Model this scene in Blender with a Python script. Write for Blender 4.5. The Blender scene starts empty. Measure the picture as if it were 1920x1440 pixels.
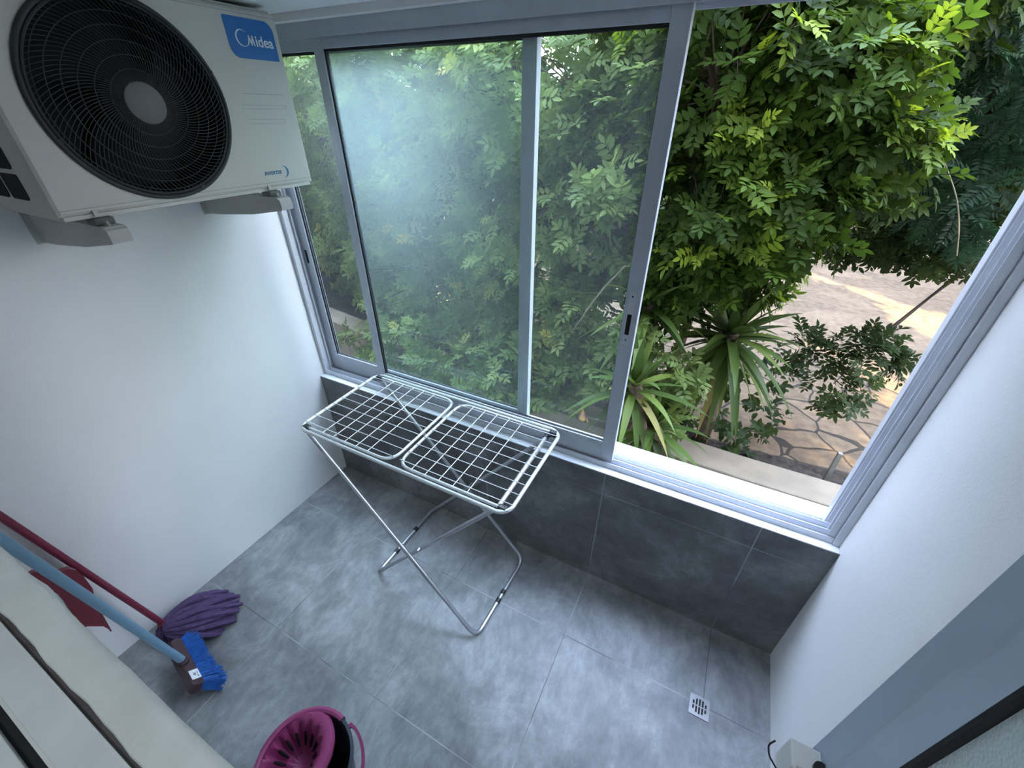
import bpy, bmesh, math, random
import numpy as np
from mathutils import Vector, Matrix

random.seed(7)
RNG = np.random.default_rng(11)
SC = bpy.context.scene
COL = SC.collection
PI = math.pi

# ------------------------------------------------------------------ materials
def nd(nt, t, **kw):
    n = nt.nodes.new(t)
    for k, v in kw.items():
        setattr(n, k, v)
    return n

def mat(name, col, rough=0.5, metal=0.0, var=0.06, scale=8.0, bump=0.0, bscale=60.0, spec=0.5, coat=0.0):
    m = bpy.data.materials.new(name)
    m.use_nodes = True
    nt = m.node_tree
    b = nt.nodes['Principled BSDF']
    b.inputs['Roughness'].default_value = rough
    b.inputs['Metallic'].default_value = metal
    b.inputs['Specular IOR Level'].default_value = spec
    b.inputs['Coat Weight'].default_value = coat
    tc = nd(nt, 'ShaderNodeTexCoord')
    nz = nd(nt, 'ShaderNodeTexNoise')
    nz.inputs['Scale'].default_value = scale
    nz.inputs['Detail'].default_value = 5
    nt.links.new(tc.outputs['Object'], nz.inputs['Vector'])
    cr = nd(nt, 'ShaderNodeValToRGB')
    lo = [max(0, c * (1 - var)) for c in col]
    hi = [min(1, c * (1 + var)) for c in col]
    cr.color_ramp.elements[0].color = (*lo, 1)
    cr.color_ramp.elements[0].position = 0.3
    cr.color_ramp.elements[1].color = (*hi, 1)
    cr.color_ramp.elements[1].position = 0.7
    nt.links.new(nz.outputs['Fac'], cr.inputs['Fac'])
    nt.links.new(cr.outputs['Color'], b.inputs['Base Color'])
    if bump > 0:
        n2 = nd(nt, 'ShaderNodeTexNoise')
        n2.inputs['Scale'].default_value = bscale
        n2.inputs['Detail'].default_value = 4
        nt.links.new(tc.outputs['Object'], n2.inputs['Vector'])
        bp = nd(nt, 'ShaderNodeBump')
        bp.inputs['Strength'].default_value = bump
        bp.inputs['Distance'].default_value = 0.004
        nt.links.new(n2.outputs['Fac'], bp.inputs['Height'])
        nt.links.new(bp.outputs['Normal'], b.inputs['Normal'])
    return m

def math_node(nt, op, a, b=None, c=None):
    n = nd(nt, 'ShaderNodeMath', operation=op)
    for i, v in enumerate((a, b, c)):
        if v is None:
            continue
        if isinstance(v, (int, float)):
            n.inputs[i].default_value = v
        else:
            nt.links.new(v, n.inputs[i])
    return n.outputs[0]

def tile_mat(name, axis_v, v0, vstep, c_dark, c_mid, c_light):
    """grey concrete-look porcelain, 60 cm tiles with thin pale grout; axis_v: 'Y' on the floor, 'Z' on the wall"""
    m = bpy.data.materials.new(name)
    m.use_nodes = True
    nt = m.node_tree
    b = nt.nodes['Principled BSDF']
    tc = nd(nt, 'ShaderNodeTexCoord')
    n1 = nd(nt, 'ShaderNodeTexNoise')
    n1.inputs['Scale'].default_value = 3.2
    n1.inputs['Detail'].default_value = 10
    n1.inputs['Roughness'].default_value = 0.68
    n1.inputs['Distortion'].default_value = 0.5
    nt.links.new(tc.outputs['Object'], n1.inputs['Vector'])
    n2 = nd(nt, 'ShaderNodeTexNoise')
    n2.inputs['Scale'].default_value = 26
    n2.inputs['Detail'].default_value = 8
    n2.inputs['Roughness'].default_value = 0.75
    mp = nd(nt, 'ShaderNodeMapping')
    mp.inputs['Rotation'].default_value = (0, 0, 0.6)
    mp.inputs['Scale'].default_value = (1, 0.45, 1)
    nt.links.new(tc.outputs['Object'], mp.inputs['Vector'])
    nt.links.new(mp.outputs['Vector'], n2.inputs['Vector'])
    mx = math_node(nt, 'ADD', math_node(nt, 'MULTIPLY', n1.outputs['Fac'], 0.68), math_node(nt, 'MULTIPLY', n2.outputs['Fac'], 0.32))
    cr = nd(nt, 'ShaderNodeValToRGB')
    e = cr.color_ramp.elements
    e[0].position, e[0].color = 0.38, (*c_dark, 1)
    e[1].position, e[1].color = 0.62, (*c_light, 1)
    k = e.new(0.5)
    k.color = (*c_mid, 1)
    nt.links.new(mx, cr.inputs['Fac'])
    sp = nd(nt, 'ShaderNodeSeparateXYZ')
    nt.links.new(tc.outputs['Object'], sp.inputs[0])

    def line(out, off, step, w):
        f = math_node(nt, 'DIVIDE', math_node(nt, 'SUBTRACT', out, off), step)
        fr = math_node(nt, 'FRACT', math_node(nt, 'ADD', f, 100.5))
        d = math_node(nt, 'ABSOLUTE', math_node(nt, 'SUBTRACT', fr, 0.5))
        return math_node(nt, 'LESS_THAN', d, w / step)
    g = math_node(nt, 'MAXIMUM', line(sp.outputs['X'], 1.714, 0.6, 0.0018), line(sp.outputs[axis_v], v0, vstep, 0.0018))
    n3 = nd(nt, 'ShaderNodeTexNoise')
    n3.inputs['Scale'].default_value = 2.0
    n3.inputs['Detail'].default_value = 3
    nt.links.new(tc.outputs['Object'], n3.inputs['Vector'])
    gr = nd(nt, 'ShaderNodeValToRGB')
    gr.color_ramp.elements[0].position = 0.42
    gr.color_ramp.elements[0].color = (0.10, 0.10, 0.10, 1)
    gr.color_ramp.elements[1].position = 0.6
    gr.color_ramp.elements[1].color = (0.40, 0.40, 0.41, 1)
    nt.links.new(n3.outputs['Fac'], gr.inputs['Fac'])
    mixc = nd(nt, 'ShaderNodeMix', data_type='RGBA')
    nt.links.new(g, mixc.inputs[0])
    nt.links.new(cr.outputs['Color'], mixc.inputs[6])
    nt.links.new(gr.outputs['Color'], mixc.inputs[7])
    nt.links.new(mixc.outputs[2], b.inputs['Base Color'])
    rr = math_node(nt, 'ADD', math_node(nt, 'MULTIPLY', n2.outputs['Fac'], 0.2), 0.42)
    nt.links.new(rr, b.inputs['Roughness'])
    bp = nd(nt, 'ShaderNodeBump')
    bp.inputs['Strength'].default_value = 0.12
    bp.inputs['Distance'].default_value = 0.003
    nt.links.new(math_node(nt, 'SUBTRACT', mx, math_node(nt, 'MULTIPLY', g, 0.6)), bp.inputs['Height'])
    nt.links.new(bp.outputs['Normal'], b.inputs['Normal'])
    return m

def glass_mat(name, dust, top_glare, tint):
    """clear pane under a film of dust: transparent + translucent/diffuse dust, with backlight glare put in as a denser film high up"""
    m = bpy.data.materials.new(name)
    m.use_nodes = True
    nt = m.node_tree
    nt.nodes.remove(nt.nodes['Principled BSDF'])
    out = nt.nodes['Material Output']
    tr = nd(nt, 'ShaderNodeBsdfTransparent')
    tr.inputs['Color'].default_value = (0.93, 0.97, 0.95, 1)
    tl = nd(nt, 'ShaderNodeBsdfTranslucent')
    tl.inputs['Color'].default_value = (*tint, 1)
    df = nd(nt, 'ShaderNodeBsdfDiffuse')
    df.inputs['Color'].default_value = (*tint, 1)
    ad = nd(nt, 'ShaderNodeMixShader')
    ad.inputs[0].default_value = 0.35
    nt.links.new(tl.outputs[0], ad.inputs[1])
    nt.links.new(df.outputs[0], ad.inputs[2])
    tc = nd(nt, 'ShaderNodeTexCoord')
    nz = nd(nt, 'ShaderNodeTexNoise')
    nz.inputs['Scale'].default_value = 3.0
    nz.inputs['Detail'].default_value = 8
    nz.inputs['Roughness'].default_value = 0.7
    nt.links.new(tc.outputs['Object'], nz.inputs['Vector'])
    # wipe streaks: noise stretched along a slanted direction
    mp = nd(nt, 'ShaderNodeMapping')
    mp.inputs['Rotation'].default_value = (0, 0.12, 0)
    mp.inputs['Scale'].default_value = (1.2, 1, 45)
    nt.links.new(tc.outputs['Object'], mp.inputs['Vector'])
    st = nd(nt, 'ShaderNodeTexNoise')
    st.inputs['Scale'].default_value = 1.5
    st.inputs['Detail'].default_value = 2
    nt.links.new(mp.outputs['Vector'], st.inputs['Vector'])
    sr = nd(nt, 'ShaderNodeMapRange')
    sr.inputs['From Min'].default_value = 0.60
    sr.inputs['From Max'].default_value = 0.75
    sr.inputs['To Max'].default_value = 0.10
    nt.links.new(st.outputs['Fac'], sr.inputs['Value'])
    sp = nd(nt, 'ShaderNodeSeparateXYZ')
    nt.links.new(tc.outputs['Object'], sp.inputs[0])
    # backlight glare put in as a thicker film patch high on the pane
    dx = math_node(nt, 'DIVIDE', math_node(nt, 'SUBTRACT', sp.outputs['X'], 0.62), 0.36)
    dz = math_node(nt, 'DIVIDE', math_node(nt, 'SUBTRACT', sp.outputs['Z'], 2.12), 0.55)
    r2 = math_node(nt, 'ADD', math_node(nt, 'MULTIPLY', dx, dx), math_node(nt, 'MULTIPLY', dz, dz))
    pa = math_node(nt, 'MULTIPLY', math_node(nt, 'POWER', 2.718, math_node(nt, 'MULTIPLY', r2, -1.0)), top_glare)
    base = math_node(nt, 'MULTIPLY', math_node(nt, 'ADD', math_node(nt, 'MULTIPLY', nz.outputs['Fac'], 0.6), 0.6), math_node(nt, 'ADD', pa, dust))
    streak = math_node(nt, 'MULTIPLY', sr.outputs[0], math_node(nt, 'LESS_THAN', sp.outputs['Z'], 1.15))
    fac = math_node(nt, 'MINIMUM', math_node(nt, 'ADD', base, streak), 0.85)
    mx = nd(nt, 'ShaderNodeMixShader')
    nt.links.new(fac, mx.inputs[0])
    nt.links.new(tr.outputs[0], mx.inputs[1])
    nt.links.new(ad.outputs[0], mx.inputs[2])
    gl = nd(nt, 'ShaderNodeBsdfGlossy')
    gl.inputs['Roughness'].default_value = 0.02
    lw = nd(nt, 'ShaderNodeFresnel')
    lw.inputs['IOR'].default_value = 1.25
    geo = nd(nt, 'ShaderNodeNewGeometry')
    m2 = nd(nt, 'ShaderNodeMixShader')
    nt.links.new(math_node(nt, 'MULTIPLY', lw.outputs[0], math_node(nt, 'SUBTRACT', 1.0, geo.outputs['Backfacing'])), m2.inputs[0])
    nt.links.new(mx.outputs[0], m2.inputs[1])
    nt.links.new(gl.outputs[0], m2.inputs[2])
    nt.links.new(m2.outputs[0], out.inputs['Surface'])
    return m

def leaf_mat(name, stops, transl=0.38, rough=0.55):
    """leaf colours come from the per-leaf attribute 'tint' (0..1)"""
    m = bpy.data.materials.new(name)
    m.use_nodes = True
    nt = m.node_tree
    b = nt.nodes['Principled BSDF']
    out = nt.nodes['Material Output']
    at = nd(nt, 'ShaderNodeAttribute', attribute_name='tint')
    cr = nd(nt, 'ShaderNodeValToRGB')
    e = cr.color_ramp.elements
    e[0].position, e[0].color = stops[0][0], (*stops[0][1], 1)
    e[1].position, e[1].color = stops[-1][0], (*stops[-1][1], 1)
    for p, c in stops[1:-1]:
        k = e.new(p)
        k.color = (*c, 1)
    nt.links.new(at.outputs['Fac'], cr.inputs['Fac'])
    nt.links.new(cr.outputs['Color'], b.inputs['Base Color'])
    b.inputs['Roughness'].default_value = rough
    b.inputs['Specular IOR Level'].default_value = 0.16
    tl = nd(nt, 'ShaderNodeBsdfTranslucent')
    hs = nd(nt, 'ShaderNodeHueSaturation')
    hs.inputs['Hue'].default_value = 0.485
    hs.inputs['Saturation'].default_value = 1.1
    hs.inputs['Value'].default_value = 1.5
    nt.links.new(cr.outputs['Color'], hs.inputs['Color'])
    nt.links.new(hs.outputs['Color'], tl.inputs['Color'])
    mx = nd(nt, 'ShaderNodeMixShader')
    mx.inputs[0].default_value = transl
    nt.links.new(b.outputs[0], mx.inputs[1])
    nt.links.new(tl.outputs[0], mx.inputs[2])
    nt.links.new(mx.outputs[0], out.inputs['Surface'])
    return m

def paving_mat(name):
    m = bpy.data.materials.new(name)
    m.use_nodes = True
    nt = m.node_tree
    b = nt.nodes['Principled BSDF']
    tc = nd(nt, 'ShaderNodeTexCoord')
    nz = nd(nt, 'ShaderNodeTexNoise')
    nz.inputs['Scale'].default_value = 2.5
    mixv = nd(nt, 'ShaderNodeMix', data_type='RGBA')
    mixv.inputs[0].default_value = 0.12
    nt.links.new(tc.outputs['Object'], nz.inputs['Vector'])
    nt.links.new(tc.outputs['Object'], mixv.inputs[6])
    nt.links.new(nz.outputs['Color'], mixv.inputs[7])
    vo = nd(nt, 'ShaderNodeTexVoronoi', feature='DISTANCE_TO_EDGE')
    vo.inputs['Scale'].default_value = 3.4
    nt.links.new(mixv.outputs[2], vo.inputs['Vector'])
    vc = nd(nt, 'ShaderNodeTexVoronoi')
    vc.inputs['Scale'].default_value = 3.4
    nt.links.new(mixv.outputs[2], vc.inputs['Vector'])
    n2 = nd(nt, 'ShaderNodeTexNoise')
    n2.inputs['Scale'].default_value = 14
    n2.inputs['Detail'].default_value = 8
    nt.links.new(tc.outputs['Object'], n2.inputs['Vector'])
    cr = nd(nt, 'ShaderNodeValToRGB')
    cr.color_ramp.elements[0].position = 0.3
    cr.color_ramp.elements[0].color = (0.115, 0.080, 0.048, 1)
    cr.color_ramp.elements[1].position = 0.7
    cr.color_ramp.elements[1].color = (0.225, 0.158, 0.095, 1)
    sepc = nd(nt, 'ShaderNodeSeparateColor')
    nt.links.new(vc.outputs['Color'], sepc.inputs[0])
    f = math_node(nt, 'ADD', math_node(nt, 'MULTIPLY', n2.outputs['Fac'], 0.75), math_node(nt, 'MULTIPLY', sepc.outputs[0], 0.25))
    nt.links.new(f, cr.inputs['Fac'])
    sp = nd(nt, 'ShaderNodeSeparateXYZ')
    nt.links.new(tc.outputs['Object'], sp.inputs[0])
    edge = math_node(nt, 'LESS_THAN', vo.outputs['Distance'], 0.028)
    edge = math_node(nt, 'MULTIPLY', edge, math_node(nt, 'LESS_THAN', sp.outputs['Y'], 3.6))
    mx = nd(nt, 'ShaderNodeMix', data_type='RGBA')
    nt.links.new(edge, mx.inputs[0])
    nt.links.new(cr.outputs['Color'], mx.inputs[6])
    mx.inputs[7].default_value = (0.035, 0.027, 0.018, 1)
    nt.links.new(mx.outputs[2], b.inputs['Base Color'])
    b.inputs['Roughness'].default_value = 0.85
    bp = nd(nt, 'ShaderNodeBump')
    bp.inputs['Strength'].default_value = 0.5
    bp.inputs['Distance'].default_value = 0.02
    nt.links.new(math_node(nt, 'SUBTRACT', n2.outputs['Fac'], edge), bp.inputs['Height'])
    nt.links.new(bp.outputs['Normal'], b.inputs['Normal'])
    return m

def frosted_mat(name):
    m = bpy.data.materials.new(name)
    m.use_nodes = True
    nt = m.node_tree
    b = nt.nodes['Principled BSDF']
    out = nt.nodes['Material Output']
    b.inputs['Base Color'].default_value = (0.86, 0.96, 0.99, 1)
    b.inputs['Roughness'].default_value = 0.22
    tc = nd(nt, 'ShaderNodeTexCoord')
    mp = nd(nt, 'ShaderNodeMapping')
    mp.inputs['Scale'].default_value = (1, 170, 190)
    mp.inputs['Rotation'].default_value = (0.35, 0, 0)
    nt.links.new(tc.outputs['Object'], mp.inputs['Vector'])
    nz = nd(nt, 'ShaderNodeTexVoronoi')
    nz.inputs['Scale'].default_value = 1.6
    nt.links.new(mp.outputs['Vector'], nz.inputs['Vector'])
    bp = nd(nt, 'ShaderNodeBump')
    bp.inputs['Strength'].default_value = 0.5
    bp.inputs['Distance'].default_value = 0.0015
    nt.links.new(nz.outputs['Distance'], bp.inputs['Height'])
    nt.links.new(bp.outputs['Normal'], b.inputs['Normal'])
    tl = nd(nt, 'ShaderNodeBsdfTranslucent')
    tl.inputs['Color'].default_value = (0.90, 0.98, 1.0, 1)
    nt.links.new(bp.outputs['Normal'], tl.inputs['Normal'])
    mx = nd(nt, 'ShaderNodeMixShader')
    mx.inputs[0].default_value = 0.25
    nt.links.new(b.outputs[0], mx.inputs[1])
    nt.links.new(tl.outputs[0], mx.inputs[2])
    nt.links.new(mx.outputs[0], out.inputs['Surface'])
    return m

M = dict(
    wall=mat('white_wall_plaster', (0.82, 0.82, 0.815), 0.85, var=0.025, scale=3, bump=0.12, bscale=140),
    plaster=mat('rough_plaster', (0.76, 0.78, 0.77), 0.9, var=0.08, scale=9, bump=0.5, bscale=90),
    ceil=mat('ceiling_paint', (0.78, 0.79, 0.79), 0.9, var=0.02, scale=4),
    marble=mat('white_marble', (0.42, 0.43, 0.44), 0.5, var=0.15, scale=14),
    sillpaint=mat('sill_paint', (0.72, 0.74, 0.76), 0.6, var=0.10, scale=11, bump=0.2, bscale=70),
    alu=mat('grey_aluminium', (0.54, 0.58, 0.64), 0.42, metal=0.25, var=0.04, scale=20),
    alu_in=mat('pale_aluminium', (0.62, 0.64, 0.68), 0.42, metal=0.25, var=0.05, scale=20),
    gasket=mat('black_gasket', (0.012, 0.012, 0.014), 0.6),
    ac=mat('ivory_sheet_metal', (0.62, 0.605, 0.55), 0.5, var=0.02, scale=5, bump=0.05, bscale=300),
    acdark=mat('grille_plastic', (0.030, 0.034, 0.037), 0.6, var=0.1),
    acblack=mat('fan_cavity', (0.004, 0.005, 0.007), 0.8, var=0.1),
    hub=mat('grille_hub', (0.155, 0.155, 0.15), 0.5),
    badge=mat('blue_badge', (0.025, 0.165, 0.46), 0.35, var=0.05),
    white=mat('white_print', (0.82, 0.85, 0.88), 0.5, var=0.02),
    teal=mat('teal_print', (0.03, 0.17, 0.33), 0.5, var=0.02),
    groove=mat('groove_shadow', (0.40, 0.395, 0.37), 0.6),
    bracket=mat('bracket_paint', (0.52, 0.515, 0.49), 0.5, var=0.05),
    steel=mat('bolt_steel', (0.55, 0.55, 0.55), 0.35, metal=0.9),
    rubber=mat('grey_rubber', (0.16, 0.17, 0.17), 0.7),
    rack=mat('white_enamel_tube', (0.60, 0.62, 0.62), 0.3, metal=0.25, var=0.05),
    rackleg=mat('chromed_leg_tube', (0.46, 0.47, 0.49), 0.28, metal=0.75, var=0.06),
    wire=mat('white_wire', (0.78, 0.80, 0.80), 0.35, metal=0.15),
    black=mat('black_plastic', (0.015, 0.016, 0.018), 0.4),
    redpl=mat('dark_red_plastic', (0.17, 0.018, 0.042), 0.45, var=0.08),
    pan=mat('dustpan_red', (0.17, 0.020, 0.034), 0.5, var=0.08),
    bluepl=mat('blue_handle', (0.19, 0.335, 0.45), 0.45, var=0.06),
    brown=mat('broom_block', (0.050, 0.022, 0.028), 0.5, var=0.1),
    bristle=mat('blue_bristle', (0.012, 0.11, 0.42), 0.6, var=0.3, scale=60),
    purple=mat('purple_strips', (0.085, 0.050, 0.130), 0.9, var=0.25, scale=40, bump=0.4, bscale=400),
    pink=mat('magenta_plastic', (0.31, 0.046, 0.150), 0.4, var=0.05),
    navy=mat('dark_bucket_plastic', (0.030, 0.042, 0.060), 0.5, var=0.08),
    paper=mat('label_paper', (0.80, 0.82, 0.82), 0.6, var=0.02),
    print=mat('label_print', (0.25, 0.27, 0.28), 0.6, var=0.3, scale=300),
    drain=mat('drain_steel', (0.22, 0.22, 0.22), 0.42, metal=0.7, var=0.15),
    hole=mat('drain_hole', (0.006, 0.006, 0.006), 0.8),
    leafframe=mat('blue_grey_frame', (0.50, 0.59, 0.74), 0.45, var=0.03, metal=0.1),
    offwhite=mat('latch_white', (0.74, 0.77, 0.78), 0.4),
    room=mat('inner_room_paint', (0.45, 0.45, 0.44), 0.9),
    conc=mat('beige_render', (0.27, 0.225, 0.165), 0.9, var=0.2, scale=5, bump=0.4, bscale=30),
    path=mat('pale_concrete', (0.30, 0.285, 0.26), 0.9, var=0.08, scale=4),
    soil=mat('dark_soil', (0.045, 0.036, 0.028), 0.95, var=0.5, scale=30, bump=1.0, bscale=60),
    bark=mat('bark', (0.16, 0.115, 0.08), 0.9, var=0.35, scale=25, bump=0.8, bscale=50),
    twig=mat('twig', (0.30, 0.27, 0.17), 0.8, var=0.2),
    darktwig=mat('dark_twig', (0.075, 0.055, 0.045), 0.9, var=0.3),
    postm=mat('grey_post', (0.30, 0.30, 0.28), 0.7),
    sand=mat('garden_wall_plaster', (0.52, 0.42, 0.29), 0.9, var=0.12, scale=3),
)
M['grime'] = mat('dirty_joint', (0.10, 0.085, 0.085), 0.9, var=0.3, scale=20)
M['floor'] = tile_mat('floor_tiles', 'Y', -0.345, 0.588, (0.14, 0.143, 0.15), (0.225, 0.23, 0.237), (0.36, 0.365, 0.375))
M['walltile'] = tile_mat('parapet_tiles_shaded', 'Z', 0.60, 0.6, (0.085, 0.088, 0.092), (0.135, 0.139, 0.143), (0.23, 0.235, 0.24))  # same tile as the floor, shade put into its darker colours
M['glass_in'] = glass_mat('dusty_pane_near', 0.024, 0.28, (0.72, 0.84, 0.88))
M['glass_out'] = glass_mat('dusty_pane_far', 0.023, 0.10, (0.72, 0.84, 0.86))
M['frosted'] = frosted_mat('patterned_glass')
M['paving'] = paving_mat('crazy_paving')
M['leafA'] = leaf_mat('leaves_mid_green', [(0, (0.085, 0.135, 0.045)), (0.55, (0.205, 0.285, 0.098)), (0.85, (0.290, 0.365, 0.125)), (1, (0.46, 0.40, 0.08))])
M['leafB'] = leaf_mat('leaves_fresh_green', [(0, (0.022, 0.046, 0.008)), (0.5, (0.070, 0.128, 0.020)), (0.8, (0.150, 0.235, 0.032)), (1, (0.29, 0.39, 0.05))])
M['leafC'] = leaf_mat('leaves_dark', [(0, (0.026, 0.048, 0.018)), (0.6, (0.066, 0.105, 0.036)), (1, (0.13, 0.17, 0.05))])
M['leafD'] = leaf_mat('leaves_feathery', [(0, (0.018, 0.046, 0.024)), (0.6, (0.045, 0.095, 0.048)), (1, (0.10, 0.16, 0.065))])
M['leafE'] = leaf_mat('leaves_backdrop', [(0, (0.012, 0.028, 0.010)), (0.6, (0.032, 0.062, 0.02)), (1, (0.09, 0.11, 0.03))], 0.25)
M['yucca'] = leaf_mat('yucca_blade', [(0, (0.030, 0.055, 0.016)), (0.6, (0.090, 0.145, 0.036)), (0.93, (0.20, 0.26, 0.06)), (1, (0.36, 0.30, 0.11))], 0.25, 0.4)
M['deadleaf'] = leaf_mat('dry_leaves', [(0, (0.030, 0.020, 0.014)), (1, (0.09, 0.058, 0.036))], 0.1, 0.9)

# ------------------------------------------------------------------ mesh helpers
class MB:
    def __init__(s):
        s.v, s.f, s.m = [], [], []
    def add(s, vs, fs, mi=0):
        o = len(s.v)
        s.v += [tuple(p) for p in vs]
        s.f += [tuple(i + o for i in f) for f in fs]
        s.m += [mi] * len(fs)
    def box(s, a, b, mi=0, bev=0.0):
        x0, y0, z0 = (min(p, q) for p, q in zip(a, b))
        x1, y1, z1 = (max(p, q) for p, q in zip(a, b))
        if bev <= 0:
            s.add([(x0, y0, z0), (x1, y0, z0), (x1, y1, z0), (x0, y1, z0), (x0, y0, z1), (x1, y0, z1), (x1, y1, z1), (x0, y1, z1)],
                  [(0, 3, 2, 1), (4, 5, 6, 7), (0, 1, 5, 4), (1, 2, 6, 5), (2, 3, 7, 6), (3, 0, 4, 7)], mi)
        else:
            bm = bmesh.new()
            bmesh.ops.create_cube(bm, size=1)
            for v in bm.verts:
                v.co = Vector(((x0 + x1) / 2 + v.co.x * (x1 - x0), (y0 + y1) / 2 + v.co.y * (y1 - y0), (z0 + z1) / 2 + v.co.z * (z1 - z0)))
            bev = min(bev, 0.45 * min(x1 - x0, y1 - y0, z1 - z0))
            bmesh.ops.bevel(bm, geom=bm.edges[:], offset=bev, segments=2, profile=0.5, affect='EDGES')
            s.frombm(bm, mi)
    def frombm(s, bm, mi=0):
        bm.verts.index_update()
        s.add([v.co[:] for v in bm.verts], [[v.index for v in f.verts] for f in bm.faces], mi)
        bm.free()
    def tube(s, pts, r, n=10, mi=0, closed=False, caps=True):
        pts = [Vector(p) for p in pts]
        N = len(pts)
        rs = r if isinstance(r, (list, tuple)) else [r] * N
        tang = []
        for i in range(N):
            if closed:
                t = pts[(i + 1) % N] - pts[i - 1]
            else:
                t = pts[min(i + 1, N - 1)] - pts[max(i - 1, 0)]
            tang.append(t.normalized() if t.length > 1e-9 else Vector((0, 0, 1)))
        a = tang[0].orthogonal().normalized()
        vs, fs = [], []
        for i in range(N):
            t = tang[i]
            a = (a - t * a.dot(t))
            a = a.normalized() if a.length > 1e-6 else t.orthogonal().normalized()
            b = t.cross(a)
            for k in range(n):
                an = 2 * PI * k / n
                vs.append(pts[i] + (a * math.cos(an) + b * math.sin(an)) * rs[i])
        R = N if closed else N - 1
        for i in range(R):
            j = (i + 1) % N
            for k in range(n):
                k2 = (k + 1) % n
                fs.append((i * n + k, i * n + k2, j * n + k2, j * n + k))
        if caps and not closed:
            fs.append(tuple(range(n))[::-1])
            fs.append(tuple((N - 1) * n + k for k in range(n)))
        s.add(vs, fs, mi)
    def lathe(s, prof, c=(0, 0, 0), n=48, mi=0, sx=1.0, sy=1.0, a0=0.0, a1=2 * PI, rot=0.0):
        full = abs(a1 - a0 - 2 * PI) < 1e-6
        K = n if full else n + 1
        vs, fs = [], []
        cr, sr = math.cos(rot), math.sin(rot)
        for r, z in prof:
            for k in range(K):
                an = a0 + (a1 - a0) * k / n
                x, y = r * math.cos(an) * sx, r * math.sin(an) * sy
                vs.append((c[0] + x * cr - y * sr, c[1] + x * sr + y * cr, c[2] + z))
        for i in range(len(prof) - 1):
            for k in range(n):
                k2 = (k + 1) % K if full else k + 1
                fs.append((i * K + k, i * K + k2, (i + 1) * K + k2, (i + 1) * K + k))
        s.add(vs, fs, mi)
    def prism(s, poly, axis, a, b, mi=0):
        """extrude a 2D outline along an axis: axis 'x' -> (y,z), 'y' -> (x,z), 'z' -> (x,y)"""
        def P(p, t):
            return {'x': (t, p[0], p[1]), 'y': (p[0], t, p[1]), 'z': (p[0], p[1], t)}[axis]
        n = len(poly)
        vs = [P(p, a) for p in poly] + [P(p, b) for p in poly]
        fs = [tuple(range(n)), tuple(range(2 * n - 1, n - 1, -1))]
        for i in range(n):
            j = (i + 1) % n
            fs.append((i, i + n, j + n, j))
        s.add(vs, fs, mi)
    def build(s, name, mats, parent=None, smooth=False, bevel=0.0, label=None):
        me = bpy.data.meshes.new(name)
        me.from_pydata(s.v, [], s.f)
        mats = mats if isinstance(mats, (list, tuple)) else [mats]
        for m in mats:
            me.materials.append(m)
        if len(mats) > 1:
            me.polygons.foreach_set('material_index', s.m)
        bm = bmesh.new()
        bm.from_mesh(me)
        bmesh.ops.recalc_face_normals(bm, faces=bm.faces[:])
        bm.to_mesh(me)
        bm.free()
        if smooth:
            me.polygons.foreach_set('use_smooth', [True] * len(me.polygons))
            try:
                me.set_sharp_from_angle(angle=math.radians(40))
            except Exception:
                pass
        me.update()
        o = bpy.data.objects.new(name, me)
        COL.objects.link(o)
        if parent is not None:
            o.parent = parent
            o.matrix_parent_inverse = Matrix.Translation(-Vector(parent.location)) if parent.type == 'EMPTY' else Matrix.Identity(4)
        if bevel > 0:
            bv = o.modifiers.new('bevel', 'BEVEL')
            bv.width = bevel
            bv.segments = 2
            bv.limit_method = 'ANGLE'
        if label:
            o['label'] = label
        return o

def tag(o, label, cat, group=None, kind=None):
    o['label'] = label
    o['category'] = cat
    if group:
        o['group'] = group
    if kind:
        o['kind'] = kind
    return o

def thing(name, loc, label, cat, group=None, kind=None):
    e = bpy.data.objects.new(name, None)
    e.empty_display_size = 0.05
    e.location = loc
    COL.objects.link(e)
    return tag(e, label, cat, group, kind)

def rounded(x0, y0, x1, y1, rs, n=6):
    """rounded rectangle outline; rs = radii for (x1,y1),(x0,y1),(x0,y0),(x1,y0)"""
    out = []
    for (cx, cy, sx, sy, a0), r in zip(((x1, y1, -1, -1, 0), (x0, y1, 1, -1, PI / 2), (x0, y0, 1, 1, PI), (x1, y0, -1, 1, 3 * PI / 2)), rs):
        for k in range(n + 1):
            a = a0 + PI / 2 * k / n
            out.append((cx + sx * r + r * math.cos(a), cy + sy * r + r * math.sin(a)))
    return out

def fillet(pts, r, n=6):
    """round the inner corners of a polyline"""
    pts = [Vector(p) for p in pts]
    out = [pts[0]]
    for i in range(1, len(pts) - 1):
        p, a, b = pts[i], pts[i - 1], pts[i + 1]
        u, w = (a - p).normalized(), (b - p).normalized()
        rr = min(r, (a - p).length * 0.45, (b - p).length * 0.45)
        s, e = p + u * rr, p + w * rr
        for k in range(n + 1):
            t = k / n
            out.append(s * (1 - t) ** 2 + p * 2 * t * (1 - t) + e * t ** 2)
    out.append(pts[-1])
    return out

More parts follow.
